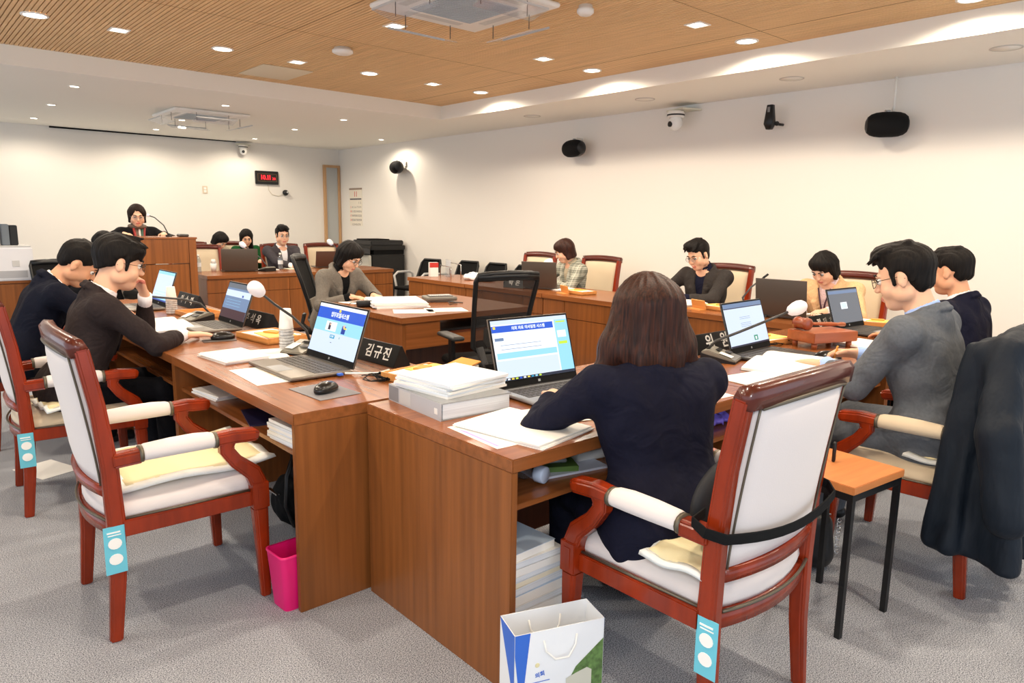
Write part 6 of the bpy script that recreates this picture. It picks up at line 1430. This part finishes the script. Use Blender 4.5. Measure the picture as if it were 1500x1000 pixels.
t = thing('backpack', 'black backpack slumped on the carpet under the near left desk', 'backpack', (1.42, 3.0, 0)); F = Field((-.22, -.28, -.03), (.22, .28, .52), .011); F.cap((0, 0, .14), (.02, 0, .36), .15, .12, .05, flat=((1, 0, 0), .8)); F.ell((-.11, 0, .15), (.07, .11, .11), None, .03); F.wrinkle(.005, 28, 8); F.half((0, 0, .002), (0, 0, -1)); obj_of(F.mesh('body', BLACKM, None, 1), 'body', t)
MB().tube([(-.10, -.08, .40), (-.16, -.1, .3), (-.17, -.1, .16), (-.13, -.09, .05)], .012, 8, flat=.5).build('strap', BLACK, t); MB().tube([(0, -.03, .47), (0, 0, .51), (0, .03, .47)], .009, 8).build('grab_handle', BLACK, t); MB().box(-.19, -.05, .2, -.175, .05, .206).build('zip', CHROME, t)
t = thing('dust_cloth', 'crumpled white tissue beneath the near left desk', 'tissue', (1.36, 2.78, .47)); 
for o in (t,): bpy.data.objects.remove(o)
t = thing('handbag', 'small black leather handbag hanging under the side table with a chain', 'handbag', (2.79, 1.27, 0), R(-35)); F = Field((-.16, -.1, -.02), (.16, .1, .32), .007); F.cap((-.06, 0, .07), (-.06, 0, .21), .065, .05, .03, flat=((0, 1, 0), .8)); F.cap((.06, 0, .07), (.06, 0, .2), .065, .05, .04, flat=((0, 1, 0), .8)); F.half((0, 0, .002), (0, 0, -1)); obj_of(F.mesh('body', mat('black_leather', (20, 20, 22), .4, bump=((90, 90, 90), .2, .002)), None, 1), 'body', t)
ch = MB()
for i in range(10): ch.tube([(.11+.008*math.cos(a), -.05+.003*math.sin(a)*(i % 2), .235-.015*i+.01*math.sin(a)) for a in [2*PI*k/8 for k in range(9)]], .0018, 5)
ch.build('chain', CHROME, t)['kind'] = 'stuff'; MB().tube([(-.1, 0, .25), (0, -.02, .262), (.1, 0, .24)], .005, 6).build('zip', CHROME, t)
MB().rbox(-.012, -.006, 0, .012, .006, .075, .004).build('phone_holder', BLACK, loc=(2.60, 1.105, .56), rotz=.3); tag(bpy.data.objects['phone_holder'], 'small black clip standing on the orange side table', 'clip')
sheets('paper_sheet', 'white sheet dropped on the carpet behind the empty armchair', 'papers', .60, 4.62, .21, .3, .001, R(20), z=.0005)

# ------------------------------------------------------------------ seat mats, lumbar cushion, coat
MATC = mat('quilted_cream', (240, 226, 180), .8, bump=((120, 120, 120), .2, .003)); LACE = mat('lace_edge', (232, 234, 230), .8, bump=((300, 300, 300), .4, .003))
def seat_mat(label, loc, rotz, sx=.21, sy=.21, embroid=True, droop=1):
    t = thing('seat_mat', label, 'seat cushion', loc, rotz, 'quilted cream seat mats with lace edges')
    def grid(a0, a1, z0, amp, n=22, m=14):
        V = []
        for j in range(m+1):
            for i in range(n+1):
                u = -1+2*i/n; v = -1+2*j/m; e = max(abs(u), abs(v)); x = sx*a1*u; y = sy*a1*v
                z = z0+.010*(1-e**6)+amp*math.sin(9*u+4*v)*.5*e+amp*math.sin(14*v-3*u)*.5*e + (.018*max(0, v-.45)*droop) 
                V.append((x, y, z))
        top = V; bot = [(x, y, z-.018 if True else 0) for x, y, z in V]; N = (n+1)*(m+1)
        f = [(j*(n+1)+i, j*(n+1)+i+1, (j+1)*(n+1)+i+1, (j+1)*(n+1)+i) for j in range(m) for i in range(n)]
        b = MB(); b.add(top+bot, f+[tuple(N+q for q in reversed(p)) for p in f]+[(i, N+i, N+i+1, i+1) for i in range(n)]+[(m*(n+1)+i+1, N+m*(n+1)+i+1, N+m*(n+1)+i, m*(n+1)+i) for i in range(n)]+
              [((j+1)*(n+1), N+(j+1)*(n+1), N+j*(n+1), j*(n+1)) for j in range(m)]+[(j*(n+1)+n, N+j*(n+1)+n, N+(j+1)*(n+1)+n, (j+1)*(n+1)+n) for j in range(m)], 0, True); return b
    grid(0, .9, .026, .006).build('pad', MATC, t)
    e = MB()
    K = 56
    for k in range(K):
        pass
    ring = []
    for k in range(K+1):
        a = 2*PI*k/K; c_, s_ = math.cos(a), math.sin(a); q_ = max(abs(c_), abs(s_)); u, v = c_/q_, s_/q_
        w_ = 1+.03*math.sin(28*a); ring.append((sx*u*w_, sy*v*w_, .018+.006*math.sin(9*u+4*v)+.018*max(0, v-.45)*droop))
    rings = []
    for p in ring: rings.append([(p[0]*.88, p[1]*.88, p[2]+.010), (p[0]*1.0, p[1]*1.0, p[2]+.004), (p[0]*1.02, p[1]*1.02, p[2]-.008), (p[0]*.88, p[1]*.88, p[2]-.006)])
    e.loft(rings, 0, True, False); e.build('lace_border', LACE, t)
    if embroid: MB().tube([(-.1, .0, .041), (-.06, .03, .043), (-.02, .0, .043), (.01, .03, .043)], .007, 6, flat=.3).build('embroidery', mat('embroidery_gold', (236, 180, 70), .7), t)
seat_mat('cream seat mat with lace edge drooping off the empty armchair beside the near left desk', (.80, 2.80, .497), -PI/2, .23, .27)
seat_mat('cream seat mat pushed back on the chair of the man in charcoal', (.63, 4.0, .500), -PI/2+.1, .14, .12, False, 0)
seat_mat('cream seat mat peeping out behind the long-haired woman', (1.64, 1.06, .500), R(4), .12, .10, False, 0)
seat_mat('white-edged seat mat under the grey-suited man', (3.24, .90, .498), R(4), .20, .13, False, 0)
t = thing('lumbar_cushion', 'black lumbar cushion strapped to the white-backed armchair', 'cushion', (1.80, 1.19, 0), R(-4)); F = Field((-.25, -.34, .45), (.25, -.02, .86), .008); F.ell((0, -.165, .65), (.20, .05, .14), None, 0); F.half((0, -.215, .6), (0, -1, .15), .02); obj_of(F.mesh('pad', mat('black_mesh_fabric', (20, 21, 26), .7, bump=((300, 300, 300), .2, .002)), None, 1), 'pad', t)
pts = [(-.20, -.205, .668), (-.284, -.232, .674), (-.293, -.278, .662)]+[(-.26+.52*i/10, -.318-.030*(1-(-1+2*i/10)**2), .650-.022*math.sin(PI*i/10)) for i in range(11)]+[(.293, -.278, .662), (.284, -.232, .674), (.20, -.205, .668)]
MB().bar(pts, .028, .006, side=(0, 0, 1)).build('strap', BLACKM, t)
t = thing('dark_coat', 'long dark navy coat draped over the back of the grey-suited man\'s armchair', 'coat', (3.27, 1.03, 0), R(4)); F = Field((-.62, -.66, .1), (.55, .1, 1.16), .008)
for y in (-.14, -.20, -.27, -.33): F.cap((-.262, y*.7-.1, .985), (-.335+.02*math.sin(y*40), y-.015, .24), .030, .040, .035)
for i, x in enumerate((-.27, -.19, -.11, -.03, .05, .13, .21, .28)):
    w_ = .010*math.sin(i*2.1); F.cap((x, -.335+w_*.5, 1.0), (x*1.22-.05, -.40+w_*2.2, .22+.02*math.sin(i*1.7)), .036, .044, .03)
    F.cap((x, -.335, 1.0), (x*1.0, -.25, .98), .036, .03, .04); F.cap((x, -.24, .98), (x, -.19+.01*w_, .72), .028, .026, .03)
F.cap((-.24, -.32, 1.03), (.24, -.32, 1.03), .036, .036, .04)
F.cap((-.28, -.30, .98), (-.42, -.34, .72), .055, .06, .03); F.cap((-.42, -.34, .72), (-.44, -.40, .42), .06, .065, .03)
F.cap((-.12, -.37, 1.03), (.14, -.38, 1.02), .05, .05, .03); F.cap((-.2, -.42, .86), (-.05, -.43, .80), .035, .03, .03)
F.wrinkle(.005, 13, 11); F.half((0, 0, .22), (.05, 0, -1), .01)
obj_of(F.mesh('shell', mat('coat_dark_teal_navy', (18, 27, 38), .6, .25, bump=((14, 14, 5), .5, .03)), None, 1), 'shell', t)
MB().tube([(-.05, -.425, .98), (-.07, -.448, .8), (-.10, -.462, .5), (-.12, -.47, .25)], .003, 6).build('seam', BLACKM, t)
MB().tube([(.0, -.36, 1.07), (.012, -.37, 1.1), (.024, -.36, 1.07)], .003, 6).build('hanger_loop', BLACK, t)
